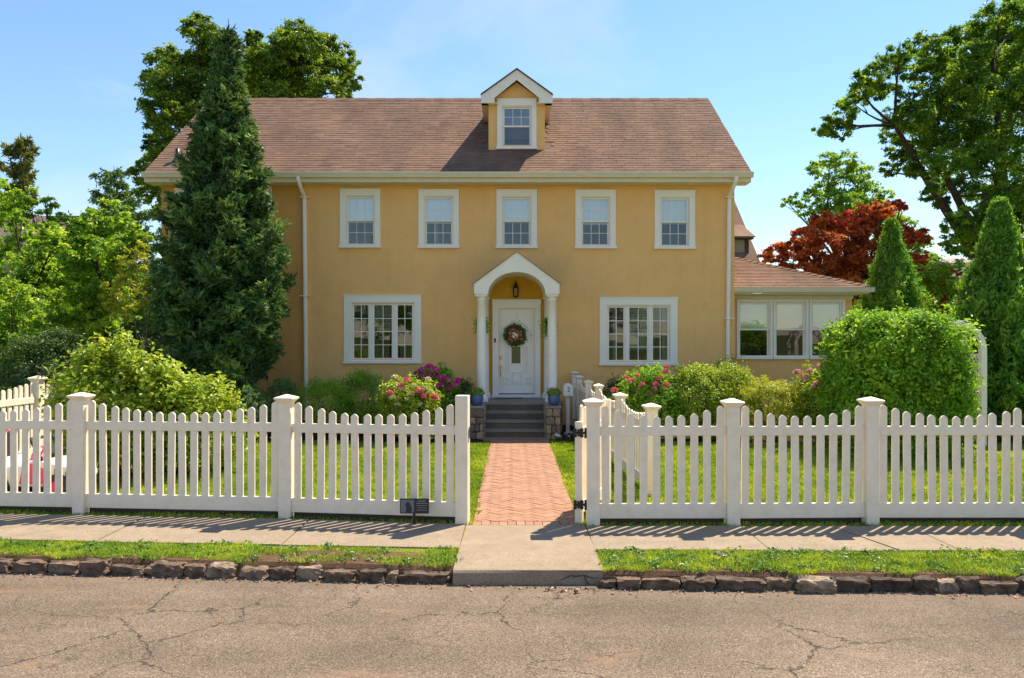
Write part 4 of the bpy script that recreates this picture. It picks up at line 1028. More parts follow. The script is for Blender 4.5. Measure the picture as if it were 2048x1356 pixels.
# garden spotlight tipped over and small stake
lx, ly = X(1117, 17.0), 17.0
sp = thing('garden_spotlight', 'small silver garden spotlight tipped over at the foot of the right pier', 'garden light', (lx, ly, 0))
MB().tube([(lx-0.08, ly, 0.17), (lx+0.07, ly-0.02, 0.09)], [0.05, 0.045], 12).build('head', M['steel'], sp, smooth=True)
MB().tube([(lx+0.02, ly, 0.12), (lx+0.03, ly, -0.03)], 0.009, 6).build('stake', M['black'], sp)
qx, qy = X(1544, 12.6), 12.6
st = MB().box(qx-0.02, qx+0.02, qy-0.02, qy+0.02, -0.02, 0.66).build('garden_stake', M['white'], bevel=0.004); tag(st, 'short white stake standing in the right lawn behind the fence', 'stake')

# ride-on toy car behind the left fence
tx, ty = -6.55, 11.05
car = thing('toy_car', 'pink and white ride-on toy car behind the left fence', 'toy car', (tx, ty, 0))
mb = MB().prism([(tx-0.62, 0.20), (tx+0.60, 0.20), (tx+0.66, 0.30), (tx+0.62, 0.46), (tx+0.18, 0.56), (tx+0.10, 0.50), (tx-0.30, 0.48), (tx-0.36, 0.58), (tx-0.62, 0.56), (tx-0.66, 0.34)], 'y', ty-0.30, ty+0.30)
body = mb.build('body', M['whiteplastic'], car, bevel=0.03, seg=3)
for k in range(4): MB().box(tx+0.3+k*0.075, tx+0.33+k*0.075, ty-0.306, ty+0.306, 0.40-k*0.02, 0.47-k*0.02).build('stripe', M['rubber'], body)
MB().prism([(tx-0.10, 0.24), (tx+0.28, 0.24), (tx+0.30, 0.40), (tx+0.1, 0.52), (tx-0.05, 0.50)], 'y', ty-0.318, ty+0.318).build('door', M['pink'], car, bevel=0.01)
MB().prism([(tx-0.52, 0.40), (tx-0.18, 0.40), (tx-0.16, 0.46), (tx-0.40, 0.50), (tx-0.50, 0.92), (tx-0.60, 0.90)], 'y', ty-0.22, ty+0.22).build('seat', M['rubber'], car, bevel=0.03, seg=3)
MB().prism([(tx-0.44, 0.56), (tx-0.38, 0.56), (tx-0.47, 0.86), (tx-0.53, 0.86)], 'y', ty-0.235, ty-0.221).box(tx-0.60, tx-0.5, ty-0.12, ty+0.12, 0.9, 0.95).build('seat_trim', M['pink'], car, bevel=0.01)
mb = MB()
for s in (-1, 1): mb.tube([(tx+0.20, ty+s*0.27, 0.52), (tx+0.02, ty+s*0.25, 0.84)], 0.022, 8)
mb.tube([(tx+0.02, ty-0.25, 0.84), (tx+0.02, ty+0.25, 0.84)], 0.022, 8); mb.build('windscreen_frame', M['rubber'], car, smooth=True)
mb = MB().tube([(tx+0.12, ty, 0.5), (tx-0.02, ty, 0.60)], 0.014, 8)
mb.tube([(tx-0.03+0.05*math.sin(a), ty+0.11*math.cos(a), 0.62+0.09*math.sin(a)) for a in [2*math.pi*i/16 for i in range(17)]], 0.014, 6); mb.build('steering_wheel', M['pink'], car, smooth=True)
for xx_ in (tx-0.42, tx+0.42):
    for yy_ in (ty-0.29, ty+0.29):
        def disc(r0, r1, w_):
            n_ = 20; vs = []; fs = []
            prof = [(r0, -w_), (r1*0.93, -w_), (r1, -w_*0.6), (r1, w_*0.6), (r1*0.93, w_), (r0, w_)]
            for k in range(n_):
                a = 2*math.pi*k/n_
                for r_, o_ in prof: vs.append((xx_+r_*math.cos(a), yy_+o_, 0.19+r_*math.sin(a)))
            m2 = len(prof)
            for k in range(n_):
                for j in range(m2): fs.append((k*m2+j, k*m2+(j+1) % m2, ((k+1) % n_)*m2+(j+1) % m2, ((k+1) % n_)*m2+j))
            return MB().add(vs, fs)
        wh = disc(0.105, 0.19, 0.06).build('wheel', M['rubber'], car); disc(0.02, 0.104, 0.05).build('rim', M['pink'], wh)
MB().lathe([(0.045, 0), (0.05, 0.01), (0.03, 0.02)], (tx+0.60, ty-0.2, 0.42), 10).build('headlight', M['glass'], car)

# garden arbor
ax0, ax1 = 8.70, 9.75
arb = thing('garden_arbor', 'white arched garden arbor with lattice sides behind the rounded hedge', 'arbor', ((ax0+ax1)/2, 16.8, 0))
zs_ = Z(695, 16.5)
for yy_ in (16.5, 17.2):
    for xx_ in (ax0, ax1): MB().box(xx_-0.06, xx_+0.06, yy_-0.06, yy_+0.06, -0.05, zs_).build('post', M['white'], arb, bevel=0.006)
    n_ = 18; r0, r1 = (ax1-ax0)/2-0.05, (ax1-ax0)/2+0.06; cxm = (ax0+ax1)/2; vs = []; fs = []
    for k in range(n_+1):
        a = math.pi*k/n_
        for r_ in (r0, r1):
            for o_ in (-0.035, 0.035): vs.append((cxm+r_*math.cos(a), yy_+o_, zs_+r_*math.sin(a)*0.92))
        if k:
            q = 4*k; p = q-4; fs += [(p, p+1, q+1, q), (p+2, q+2, q+3, p+3), (p, q, q+2, p+2), (p+1, p+3, q+3, q+1)]
    fs += [(0, 2, 3, 1), (4*n_, 4*n_+1, 4*n_+3, 4*n_+2)]
    MB().add(vs, fs).build('arch', M['white'], arb)
for k in range(1, 9):
    a = math.pi*k/9; xm, zm = cxm+r1*math.cos(a), zs_+r1*math.sin(a)*0.92; MB().box(xm-0.02, xm+0.02, 16.44, 17.26, zm-0.002, zm+0.03).build('slat', M['white'], arb)
for xx_ in (ax0, ax1):
    mb = MB(); y0_, y1_, a0, a1 = 16.56, 17.14, 0.25, zs_-0.15; st_ = 0.115
    k = -2.0
    while k < 2.4:
        for s in (-1, 1):
            pts = []
            for i in range(60):
                u = i/59; y = y0_+(y1_-y0_)*u; z = a0+k+ (s*(y-y0_) if s > 0 else (y1_-y))
                if a0 <= z <= a1: pts.append((xx_+s*0.006, y, z))
            if len(pts) > 1: mb.tube([pts[0], pts[-1]], 0.011, 4)
        k += st_
    for zz in (a0, a1): mb.box(xx_-0.02, xx_+0.02, y0_, y1_, zz-0.02, zz+0.02)
    mb.build('lattice', M['white'], arb)

# overhead wire at the far left
wr = MB(); pts = []
for i in range(25):
    u = i/24; p = P(-60, 424, 34).lerp(P(330, 492, 37), u); p.z -= 0.5*4*u*(1-u)*0.3; pts.append(p)
wr.tube(pts, 0.012, 5); o = wr.build('overhead_wire', M['black']); tag(o, 'thin overhead wire crossing before the trees at far left', 'wire')
# ------------------------------------------------------------------ vegetation
def unit(v): return v/np.maximum(np.linalg.norm(v, axis=1, keepdims=True), 1e-9)
def rdirs(n): return unit(RNG.normal(size=(n, 3)))
def leaf_arrays(Pt, D, size, tint, aspect=0.5, fold=0.22, along=None):
    n = len(Pt)
    t_ = rdirs(n) if along is None else along+RNG.normal(size=(n, 3))*0.35
    t_ = unit(t_-D*(t_*D).sum(1, keepdims=True)); b_ = np.cross(D, t_); s = np.asarray(size).reshape(-1, 1)*np.ones((n, 1))
    V = np.empty((n, 4, 3)); V[:, 0] = Pt-t_*s*0.5
    V[:, 1] = Pt+b_*s*aspect*0.5+D*s*fold*0.4-t_*s*0.06; V[:, 2] = Pt+t_*s*0.5-D*s*0.08; V[:, 3] = Pt-b_*s*aspect*0.5+D*s*fold*0.4-t_*s*0.06
    i = (np.arange(n)*4)[:, None]
    F_ = np.concatenate([i+np.array([[0, 1, 2]]), i+np.array([[0, 2, 3]])])
    return V.reshape(-1, 3), F_, np.repeat(np.clip(tint, 0, 1), 4)
def leaves(name, Pt, D, size, tint, mat, parent, **kw):
    V, F_, T = leaf_arrays(Pt, D, size, tint, **kw)
    return link(name, npmesh(name, V, F_, mat, T, origin(parent)), parent)
def clump_points(cl, density, subr=0.30, squash=0.85, per=26, inner=0.45):
    """cl: list of (centre, radius). Leaves gather in small sprays near each clump's surface."""
    PP = []; DD = []; TT = []
    for c, r in cl:
        k = max(4, int(density*r*r)); d = rdirs(k); rr = r*(inner+(1-inner)*RNG.random((k, 1))**0.6)
        sc = np.array(c)+d*rr*np.array([1, 1, squash]); tone = RNG.normal(0.5, 0.22, k)
        m_ = max(4, int(per*RNG.uniform(0.8, 1.2)))
        p = np.repeat(sc, m_, 0)+RNG.normal(size=(k*m_, 3))*subr*r*0.5*np.array([1, 1, 0.6])
        o = np.repeat(d, m_, 0)*0.55+np.array([0, 0, 0.55])+RNG.normal(size=(k*m_, 3))*0.55
        PP.append(p); DD.append(unit(o)); TT.append(np.repeat(tone, m_)+RNG.normal(0, 0.14, k*m_))
    return np.concatenate(PP), np.concatenate(DD), np.concatenate(TT)
def curve_pts(a, b, n=6, sag=0.0, wob=0.08):
    a, b = Vector(a), Vector(b); L = (b-a).length; out = []
    o1 = Vector((random.uniform(-1, 1), random.uniform(-1, 1), random.uniform(-.5, 1)))*wob*L
    for i in range(n+1):
        u = i/n; out.append(a.lerp(b, u)+o1*math.sin(math.pi*u)+Vector((0, 0, -sag*L*4*u*(1-u)))) 
    return out
def tree(name, label, cat, base, trunk_top, r0, cl, mat, leafsize, density, per=26, group=None, bark='bark', limb_every=1, aspect=0.5, subr=0.3, forks=None, inner=0.45):
    root = thing(name, label, cat, base, group)
    mb = MB(); base = Vector(base); top = Vector(trunk_top)
    tp = curve_pts(base-Vector((0, 0, 0.1)), top, 7, 0, 0.03); mb.tube(tp, [r0*(1.25 if i == 0 else 1-0.1*i) for i in range(8)], 10)
    hubs = [(tp[4], r0*0.55), (tp[5], r0*0.5), (tp[6], r0*0.4), (tp[7], r0*0.35)]
    for f in (forks or []):
        s = tp[random.choice((3, 4, 5))]; q = curve_pts(s, f, 7, 0.03, 0.06); mb.tube(q, [r0*0.55*(1-0.1*i) for i in range(8)], 8); hubs += [(q[j], r0*(0.42-0.037*j)) for j in range(2, 8)]
    for i, (c, r) in enumerate(cl):
        if i % limb_every: continue
        c = Vector(c); h, hr = min(hubs, key=lambda k: (k[0]-c).length+0.3*abs(k[0].z-c.z)*(k[0].z > c.z))
        q = curve_pts(h, c, 5, 0.02, 0.08); rr = min(hr, 0.03+0.012*(c-h).length); mb.tube(q, [rr*(1-0.15*j) for j in range(6)], 6)
        for k in range(4):
            e = c+Vector(rdirs(1)[0])*r*0.9; mb.tube(curve_pts(q[3+k % 3], e, 3, 0, 0.1), [rr*0.35, rr*0.28, rr*0.2, rr*0.1], 4)
    mb.build('trunk', M[bark], root, smooth=True, fix=False)
    Pt, D, T = clump_points(cl, density, subr, per=per, inner=inner)
    leaves('crown', Pt, D, leafsize*RNG.uniform(0.7, 1.25, len(Pt)), T, mat, root, aspect=aspect)
    return root
def cl_px(lst, Y, depth, rs=1.0):
    out = []
    for px, py, r in lst:
        y = Y+random.uniform(-depth, depth); out.append((P(px, py, y), r*rs/FPX*y))
    return out
L_maple = mat_leaf('maple_leaf', (0.04, 0.085, 0.012), (0.145, 0.25, 0.026), (0.34, 0.45, 0.05), 0.45)
L_oak = mat_leaf('oak_leaf', (0.035, 0.10, 0.016), (0.13, 0.26, 0.03), (0.36, 0.50, 0.05), 0.55)
L_bright = mat_leaf('bright_leaf', (0.08, 0.17, 0.02), (0.23, 0.41, 0.04), (0.48, 0.62, 0.07), 0.48)
L_lime = mat_leaf('lime_leaf', (0.144, 0.240, 0.019), (0.320, 0.432, 0.032), (0.544, 0.608, 0.080), 0.40)
L_dark = mat_leaf('dark_leaf', (0.035, 0.075, 0.02), (0.08, 0.15, 0.032), (0.17, 0.27, 0.05), 0.32)
L_hedge = mat_leaf('hedge_leaf', (0.10, 0.23, 0.02), (0.25, 0.46, 0.04), (0.48, 0.66, 0.06), 0.45, 0.5, 0.25)
L_arb = mat_leaf('arborvitae_spray', (0.06, 0.17, 0.02), (0.17, 0.36, 0.04), (0.40, 0.56, 0.06), 0.45)
L_spruce = mat_leaf('spruce_needle', (0.03, 0.07, 0.026), (0.11, 0.215, 0.065), (0.34, 0.46, 0.12), 0.25, 0.5, 0.3)
L_plum = mat_leaf('copper_leaf', (0.14, 0.035, 0.016), (0.48, 0.12, 0.035), (0.75, 0.27, 0.06), 0.52)
L_plumtop = mat_leaf('red_leaf', (0.22, 0.016, 0.022), (0.55, 0.05, 0.05), (0.72, 0.13, 0.08), 0.42)
L_yellow = mat_leaf('yellow_green_leaf', (0.208, 0.256, 0.024), (0.448, 0.480, 0.040), (0.620, 0.620, 0.096), 0.40)
L_olive = mat_leaf('olive_needle', (0.07, 0.10, 0.026), (0.19, 0.21, 0.05), (0.42, 0.38, 0.10), 0.3)
L_grass = mat_leaf('grass_blade', (0.121, 0.220, 0.018), (0.286, 0.418, 0.031), (0.594, 0.620, 0.077), 0.35, 0.5, 0.25)
L_box = mat_leaf('boxwood_leaf', (0.05, 0.13, 0.05), (0.12, 0.25, 0.085), (0.26, 0.42, 0.12), 0.3)

# ---- big trees
maple = [(400, 62, 34), (380, 50, 20), (425, 85, 34), (455, 100, 32), (440, 130, 40), (390, 120, 30), (360, 135, 36), (330, 120, 34), (400, 170, 44), (345, 175, 42), (310, 165, 30), (300, 150, 18), (365, 215, 44), (320, 215, 36), (410, 230, 44), (345, 255, 42), (310, 260, 24), (315, 300, 28), (350, 300, 36), (330, 330, 28), (300, 320, 20), (290, 350, 26), (310, 365, 24), (335, 375, 26), (285, 385, 18), (310, 405, 22), (330, 430, 22), (270, 335, 16), (340, 460, 20),
         (515, 95, 30), (505, 75, 18), (530, 120, 34), (560, 85, 34), (590, 65, 30), (575, 110, 40), (615, 90, 38), (645, 80, 26), (640, 115, 38), (680, 110, 28), (665, 145, 38), (700, 130, 22), (705, 165, 22), (610, 145, 44), (565, 155, 44), (530, 165, 40), (650, 180, 36), (695, 185, 22), (600, 185, 36), (550, 190, 36), (480, 140, 40), (480, 185, 36)]
tree('maple_tree', 'tall broad maple rising behind the left half of the house roof', 'tree', (-11.2, 35, 0), (-11.0, 35, 10.5), 0.42,
     cl_px(maple, 34.5, 2.0), L_maple, 0.18, 70, 42, forks=[(-14.2, 34.5, 12.5), (-8.5, 34.5, 13), (-10.5, 36, 13.5)], limb_every=2)
oak = [(1652, 253, 22), (1640, 262, 14), (1680, 262, 22), (1690, 230, 24), (1705, 205, 26), (1725, 185, 26), (1715, 160, 18), (1745, 150, 24), (1770, 130, 26), (1760, 175, 26), (1800, 105, 24), (1815, 140, 30), (1840, 90, 24), (1870, 95, 28), (1865, 135, 32), (1900, 85, 24), (1905, 125, 34), (1790, 185, 20), (1830, 190, 26), (1880, 180, 34),
       (1930, 70, 28), (1965, 45, 28), (1945, 105, 34), (1985, 75, 36), (2000, 25, 28), (2035, 10, 30), (2030, 55, 38), (2060, 40, 40), (1930, 155, 38), (1975, 130, 42), (2020, 115, 44), (2060, 110, 44), (1795, 235, 30), (1830, 235, 34), (1785, 270, 24), (1870, 225, 36), (1920, 205, 40), (1970, 190, 44), (2020, 180, 46), (2065, 180, 46),
       (1800, 300, 26), (1840, 285, 36), (1880, 275, 40), (1930, 260, 42), (1985, 255, 44), (2040, 250, 46), (1775, 340, 18), (1810, 335, 20), (1850, 330, 30), (1895, 320, 36), (1940, 315, 36), (1990, 310, 40), (2045, 315, 42), (1860, 385, 22), (1885, 365, 26), (1880, 400, 20), (1935, 370, 28), (1970, 380, 34), (2020, 375, 36), (2060, 390, 40),
       (1925, 430, 24), (1905, 450, 22), (1945, 455, 28), (1985, 430, 30), (2030, 440, 36), (1915, 490, 22), (1900, 480, 18), (1950, 495, 30), (1990, 490, 34), (2040, 500, 36), (1975, 540, 30), (2030, 550, 34)]
tree('oak_tree', 'huge spreading oak with dark limbs at the right edge', 'tree', (19.2, 31, 0), (18.6, 30.5, 8.5), 0.48,
     cl_px(oak, 29.5, 2.6, 1.06), L_oak, 0.135, 88, 46, forks=[P(1870, 310, 29), P(1790, 250, 29), P(1985, 120, 29), P(1900, 430, 30), P(2060, 330, 30)], limb_every=2)
bgt = [(1575, 405, 14), (1595, 400, 16), (1610, 420, 16), (1630, 340, 20), (1660, 320, 22), (1690, 325, 26), (1720, 345, 24), (1650, 365, 24), (1690, 370, 30), (1730, 380, 28), (1660, 405, 28), (1700, 410, 32), (1745, 415, 30), (1625, 395, 20), (1770, 390, 18), (1765, 430, 28), (1800, 450, 26), (1830, 480, 28), (1800, 500, 34), (1850, 520, 26), (1640, 440, 26), (1690, 450, 34), (1740, 460, 34)]
tree('deciduous_tree', 'small airy green tree rising above the copper red tree', 'tree', (18.6, 45, 0), (18.4, 45, 6.5), 0.25,
     cl_px(bgt, 44, 1.6), L_bright, 0.20, 60, 26, limb_every=2)
plum = [(1530, 515, 18), (1550, 505, 22), (1580, 500, 24), (1570, 530, 26), (1600, 475, 22), (1625, 465, 24), (1615, 510, 30), (1640, 440, 20), (1660, 450, 26), (1655, 490, 34), (1690, 445, 26), (1700, 480, 34), (1730, 430, 26), (1735, 465, 32), (1765, 420, 24), (1770, 450, 28), (1800, 412, 18), (1620, 550, 30), (1660, 540, 36), (1700, 530, 38), (1660, 580, 34), (1700, 580, 36), (1800, 470, 26), (1830, 470, 22), (1845, 480, 16), (1740, 510, 34), (1780, 500, 30), (1840, 515, 18), (1860, 560, 26), (1885, 580, 30), (1905, 560, 22), (1870, 600, 30), (1900, 610, 26), (1890, 545, 16), (1740, 560, 34), (1790, 560, 36), (1830, 560, 30), (1740, 610, 30)]
cl = cl_px(plum, 26.5, 1.2)
pt = tree('copper_tree', 'copper red leaved tree behind the sunroom roof', 'tree', (11.6, 26.8, 0), (11.5, 26.8, 3.6), 0.16, cl, L_plum, 0.13, 120, 36, limb_every=2, aspect=0.62)
tops = [(P(1660, 440, 26.4), .35), (P(1700, 438, 26.2), .40), (P(1735, 425, 26.2), .40), (P(1768, 414, 26.2), .36), (P(1800, 408, 26.2), .25), (P(1830, 466, 25.6), .35), (P(1630, 455, 26.3), .3), (P(1600, 470, 26.3), .25), (P(1840, 512, 25.4), .25)]
Pt, D, T = clump_points(tops, 80, 0.3, per=20); leaves('young_leaves', Pt, D, 0.12*RNG.uniform(0.7, 1.2, len(Pt)), T, L_plumtop, pt, aspect=0.6)

tree('deciduous_tree', 'leafy tree across the street, mirrored in the left windows', 'tree', (-9.5, -24, -0.1), (-9.5, -24, 4.5), 0.25,
     [((-9.5+RNG.normal(0, 1.8), -24+RNG.normal(0, 1.5), 6.2+RNG.normal(0, 1.5)), 1.3) for _ in range(26)], L_oak, 0.2, 26, 18, limb_every=2)
tree('deciduous_tree', 'leafy tree across the street, mirrored in the right windows', 'tree', (7.5, -26, -0.1), (7.5, -26, 4.5), 0.25,
     [((7.5+RNG.normal(0, 2.2), -26+RNG.normal(0, 1.5), 6.0+RNG.normal(0, 1.6)), 1.4) for _ in range(26)], L_oak, 0.2, 26, 18, limb_every=2)
# ---- conifers
def needles_twigs(Pb, Dir, length, k, nl, tint):
    """each twig: k thin needles set round its axis"""
    n = len(Pb); u = RNG.random((n, k)); base = Pb[:, None]+Dir[:, None]*(u*length[:, None])[..., None]
    nd = unit((Dir[:, None]*0.9+RNG.normal(size=(n, k, 3))*0.75).reshape(-1, 3)); base = base.reshape(-1, 3)
    sd_ = unit(np.cross(nd, rdirs(n*k)))
    l_ = nl*RNG.uniform(0.7, 1.2, (n*k, 1)); wv = l_*0.42
    V = np.stack([base-sd_*wv*0.5, base+sd_*wv*0.5, base+nd*l_], 1).reshape(-1, 3)
    F_ = np.arange(len(V)).reshape(-1, 3); T = np.repeat(np.clip(np.repeat(tint, k)+RNG.normal(0, .08, n*k), 0, 1), 3)
    return V, F_, T
sb = Vector((X(441, 18.0), 18.0, 0)); SH = Z(62, 18.0)
spr = thing('spruce_tree', 'tall narrow dark green spruce standing against the left of the house', 'tree', sb)
MB().tube([sb, sb+Vector((0.09, 0, SH*0.5)), sb+Vector((0.17, 0, SH-0.2)), sb+Vector((0.18, 0, SH+0.28))], [0.16, 0.10, 0.02, 0.006], 8).build('trunk', M['bark'], spr, smooth=True)
prof_z = [0.75, 1.1, 1.6, 2.3, 3.2, 4.2, 5.2, 6.0, 6.8, 7.6, 8.4, 9.0, 9.5]; prof_r = [0.48, 0.76, 1.02, 1.22, 1.24, 1.15, 0.98, 0.78, 0.52, 0.29, 0.13, 0.06, 0.02]
TB = []; TD = []; TT = []; brm = MB(); z = 0.75
while z < SH-0.15:
    rmax = np.interp(z, prof_z, prof_r); nb = 8 if z < 7.5 else 6; a0 = random.uniform(0, 6.28)
    for k in range(nb):
        a = a0+2*math.pi*k/nb+random.uniform(-.25, .25); L = rmax*random.uniform(0.72, 1.18)*(1+0.16*mnoise.noise((math.cos(a)*1.5, math.sin(a)*1.5, z*0.8)))
        d = np.array([math.cos(a), math.sin(a), 0]); up = 0.25 if z > 7 else 0.06
        zz = z+random.uniform(-.08, .08); o_ = np.array([sb.x+0.018*zz, sb.y, zz])
        def bp(u): return o_+d*L*u+np.array([0, 0, L*(up*u-0.30*u*(1-u)*1.6+0.14*u*u)])
        brm.tube([bp(u) for u in (0, .35, .7, 1)], [0.02, 0.015, 0.01, 0.004], 4)
        ns = int(14+52*L)
        u = RNG.uniform(0.25, 1.0, ns)**0.75
        side = np.array([-d[1], d[0], 0]); off = RNG.normal(0, 0.5, ns)*(0.34*L*(1.12-u)+0.05)
        pb = np.array([bp(q) for q in u])+side*off[:, None]+RNG.normal(size=(ns, 3))*0.05-np.array([0, 0, 1])*np.abs(off)[:, None]*0.25
        dr = unit(d*0.75+side*np.sign(off)[:, None]*0.45+np.array([0, 0, 0.28])+RNG.normal(size=(ns, 3))*0.38)
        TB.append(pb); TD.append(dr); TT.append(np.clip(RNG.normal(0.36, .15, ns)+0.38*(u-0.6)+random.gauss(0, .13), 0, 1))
    z += 0.215 if z < 7 else 0.16
brm.build('branches', M['bark'], spr, fix=False)
TB = np.concatenate(TB); TD = np.concatenate(TD); TT = np.concatenate(TT)
print('spruce twigs', len(TB))
V, F_, T = needles_twigs(TB, TD, RNG.uniform(0.16, 0.30, len(TB)), 7, 0.06, TT)
LB = np.repeat(TB, 3, 0)+np.repeat(TD, 3, 0)*0.11+RNG.normal(size=(len(TB)*3, 3))*0.02; al = np.repeat(TD, 3, 0)+RNG.normal(size=(len(TB)*3, 3))*0.22
V2, F2, T2 = leaf_arrays(LB, rdirs(len(LB)), RNG.uniform(0.17, 0.27, len(LB)), np.repeat(TT, 3)+RNG.normal(0, .1, len(LB)), aspect=0.26, fold=0.3, along=al*2)
F_ = np.concatenate([F_, F2+len(V)]); V = np.concatenate([V, V2]); T = np.concatenate([T, T2])
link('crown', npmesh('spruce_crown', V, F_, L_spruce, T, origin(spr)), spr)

def arbor_vitae(label, base, H_, rw, n_, mat=None, taper=1.0, zlow=0.15, group=None, name='arborvitae', ls=0.13):
    root = thing(name, label, 'shrub' if H_ < 3 else 'tree', base, group)
    MB().tube([base, Vector(base)+Vector((0, 0, H_*0.8))], [0.09, 0.02], 8).build('trunk', M['bark'], root)
    # upright sprays gathered into plumes
    k = n_//22; u = RNG.random(k)**0.85*(1-zlow/H_)+zlow/H_; a = RNG.uniform(0, 2*math.pi, k)
    rr = rw*np.power(np.clip(1-u, 0.012, 1), 0.95*taper)*np.minimum(1, 0.70+u*1.5)*np.where(RNG.random(k) < 0.12, RNG.uniform(1.05, 1.28, k), RNG.uniform(0.6, 1.06, k))
    lump = np.array([1+0.42*mnoise.noise((math.cos(q)*2.6, math.sin(q)*2.6, w_*H_*1.5+base[0]))+0.22*mnoise.noise((math.cos(q)*6, math.sin(q)*6, w_*H_*3+base[0])) for q, w_ in zip(a, u)]); rr = rr*lump
    out = np.stack([np.cos(a), np.sin(a), np.zeros(k)], 1); c = np.array(base)+out*rr[:, None]+np.array([0, 0, 1])*(u*H_)[:, None]
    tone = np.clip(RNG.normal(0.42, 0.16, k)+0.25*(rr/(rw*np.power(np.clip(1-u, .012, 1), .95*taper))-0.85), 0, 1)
    m_ = 22; ax = unit(out*0.55+np.array([0, 0, 0.9])+RNG.normal(size=(k, 3))*0.25)
    s = RNG.uniform(-0.5, 0.5, (k, m_, 1)); Pt = (c[:, None]+ax[:, None]*s*0.34+RNG.normal(size=(k, m_, 3))*0.045).reshape(-1, 3)
    D = unit(np.repeat(out, m_, 0)*0.8+RNG.normal(size=(k*m_, 3))*0.7); al = np.repeat(ax, m_, 0)+RNG.normal(size=(k*m_, 3))*0.35
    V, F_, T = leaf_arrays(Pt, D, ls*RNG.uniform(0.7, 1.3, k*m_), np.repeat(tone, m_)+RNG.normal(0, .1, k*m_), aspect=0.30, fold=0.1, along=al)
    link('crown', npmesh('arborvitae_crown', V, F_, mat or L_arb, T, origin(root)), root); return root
arbor_vitae('pointed arborvitae standing between the sunroom and the rounded hedge', (X(1783, 22.6), 22.6, 0), Z(450, 22.6), 1.85, 84000, taper=1.15)
arbor_vitae('tall dark arborvitae behind the white arbor at the right edge', (X(2000, 18.2), 18.2, 0), Z(412, 18.2), 1.85, 112000, taper=1.15)

def whorl_conifer(label, base, H_, rw, droop, mat, z0=0.2, nb=7, step=0.6, dens=26, nl=0.16, tip=0.0):
    root = thing('conifer', label, 'tree', base); b = Vector(base)
    mb = MB().tube([b, b+Vector((0, 0, H_*0.6)), b+Vector((0, 0, H_*0.985))], [0.22, 0.11, 0.012], 8); TB = []; TD = []; TT = []
    z = H_*z0
    while z < H_*0.985:
        L0 = rw*(1-(z/H_))**0.8+0.15
        for k in range(nb):
            a = random.uniform(0, 6.28); L = L0*random.uniform(0.35, 1.25); d = np.array([math.cos(a), math.sin(a), 0]); o_ = np.array([b.x, b.y, b.z+z+random.uniform(-.2, .2)])
            f = lambda u: o_+d*L*u+np.array([0, 0, L*(droop*u+0.22*u*u)])
            mb.tube([f(0), f(.5), f(1)], [0.035, 0.02, 0.008], 4)
            ns = int(dens*L); u = RNG.uniform(0.15, 1, ns); side = np.array([-d[1], d[0], 0])
            pb = np.array([f(q) for q in u])+side*(RNG.normal(size=ns)*0.10*L*(1.1-u))[:, None]
            TB.append(pb); TD.append(unit(d*0.4+np.array([0, 0, -0.35 if tip == 0 else tip])+RNG.normal(size=(ns, 3))*0.45)); TT.append(RNG.normal(0.45, .2, ns))
        z += step
    mb.build('trunk', M['bark'], root, fix=False)
    TB = np.concatenate(TB); V, F_, T = needles_twigs(TB, np.concatenate(TD), RNG.uniform(0.15, 0.4, len(TB)), 9, nl, np.concatenate(TT))
    link('crown', npmesh('conifer_crown', V, F_, mat, T, origin(root)), root)
whorl_conifer('distant spruce with long drooping open branches left of the house', (X(228, 44), 44, 0), Z(325, 44), 6.6, -0.02, L_spruce, 0.25, 7, 0.6, 26, 0.17)
whorl_conifer('thin topped old conifer against the sky at far left', (X(42, 46), 46, 0), Z(258, 46), 4.4, 0.18, L_olive, 0.35, 5, 0.7, 30, 0.26, 0.5)

# ---- trees and tall shrubs along the left boundary
tree('deciduous_tree', 'leafy bright green tree in front of the drooping spruce', 'tree', (X(215, 25), 25, 0), (X(215, 25), 25, 3.6), 0.14,
     cl_px([(190, 435, 26), (225, 425, 30), (160, 460, 28), (205, 465, 36), (250, 460, 30), (175, 500, 36), (225, 505, 40), (265, 495, 26), (150, 535, 34), (200, 550, 42), (245, 545, 36), (170, 585, 38), (220, 595, 40), (140, 610, 34), (190, 640, 40), (240, 640, 36), (145, 660, 34), (280, 470, 22)], 25, 1.0), L_bright, 0.15, 90, 30, limb_every=2, aspect=0.6)
tree('deciduous_tree', 'yellow green small tree with pale stems beside the big spruce', 'tree', (X(276, 18.3), 18.3, 0), (X(275, 18.3), 18.3, 2.2), 0.06,
     cl_px([(270, 500, 24), (295, 520, 22), (255, 530, 26), (285, 555, 28), (305, 560, 18), (250, 570, 28), (225, 580, 24), (275, 595, 28), (240, 615, 26), (210, 610, 22), (265, 625, 24), (300, 600, 18)], 18.3, 0.4), L_yellow, 0.09, 120, 24, bark='palebark', aspect=0.4, forks=[P(262, 600, 18.3), P(290, 590, 18.2)])
tree('deciduous_tree', 'mid green tree at the left edge in front of the grey roof', 'tree', (X(60, 23), 23, 0), (X(62, 23), 23, 3.4), 0.13,
     cl_px([(30, 430, 22), (40, 460, 26), (75, 500, 26), (20, 500, 34), (60, 530, 40), (15, 550, 40), (95, 545, 30), (40, 580, 42), (85, 590, 38), (5, 610, 42), (55, 630, 42), (100, 640, 34), (20, 660, 40), (90, 470, 16), (110, 480, 20), (125, 510, 24)], 23, 1.0), L_bright, 0.14, 90, 30, limb_every=2, aspect=0.55)
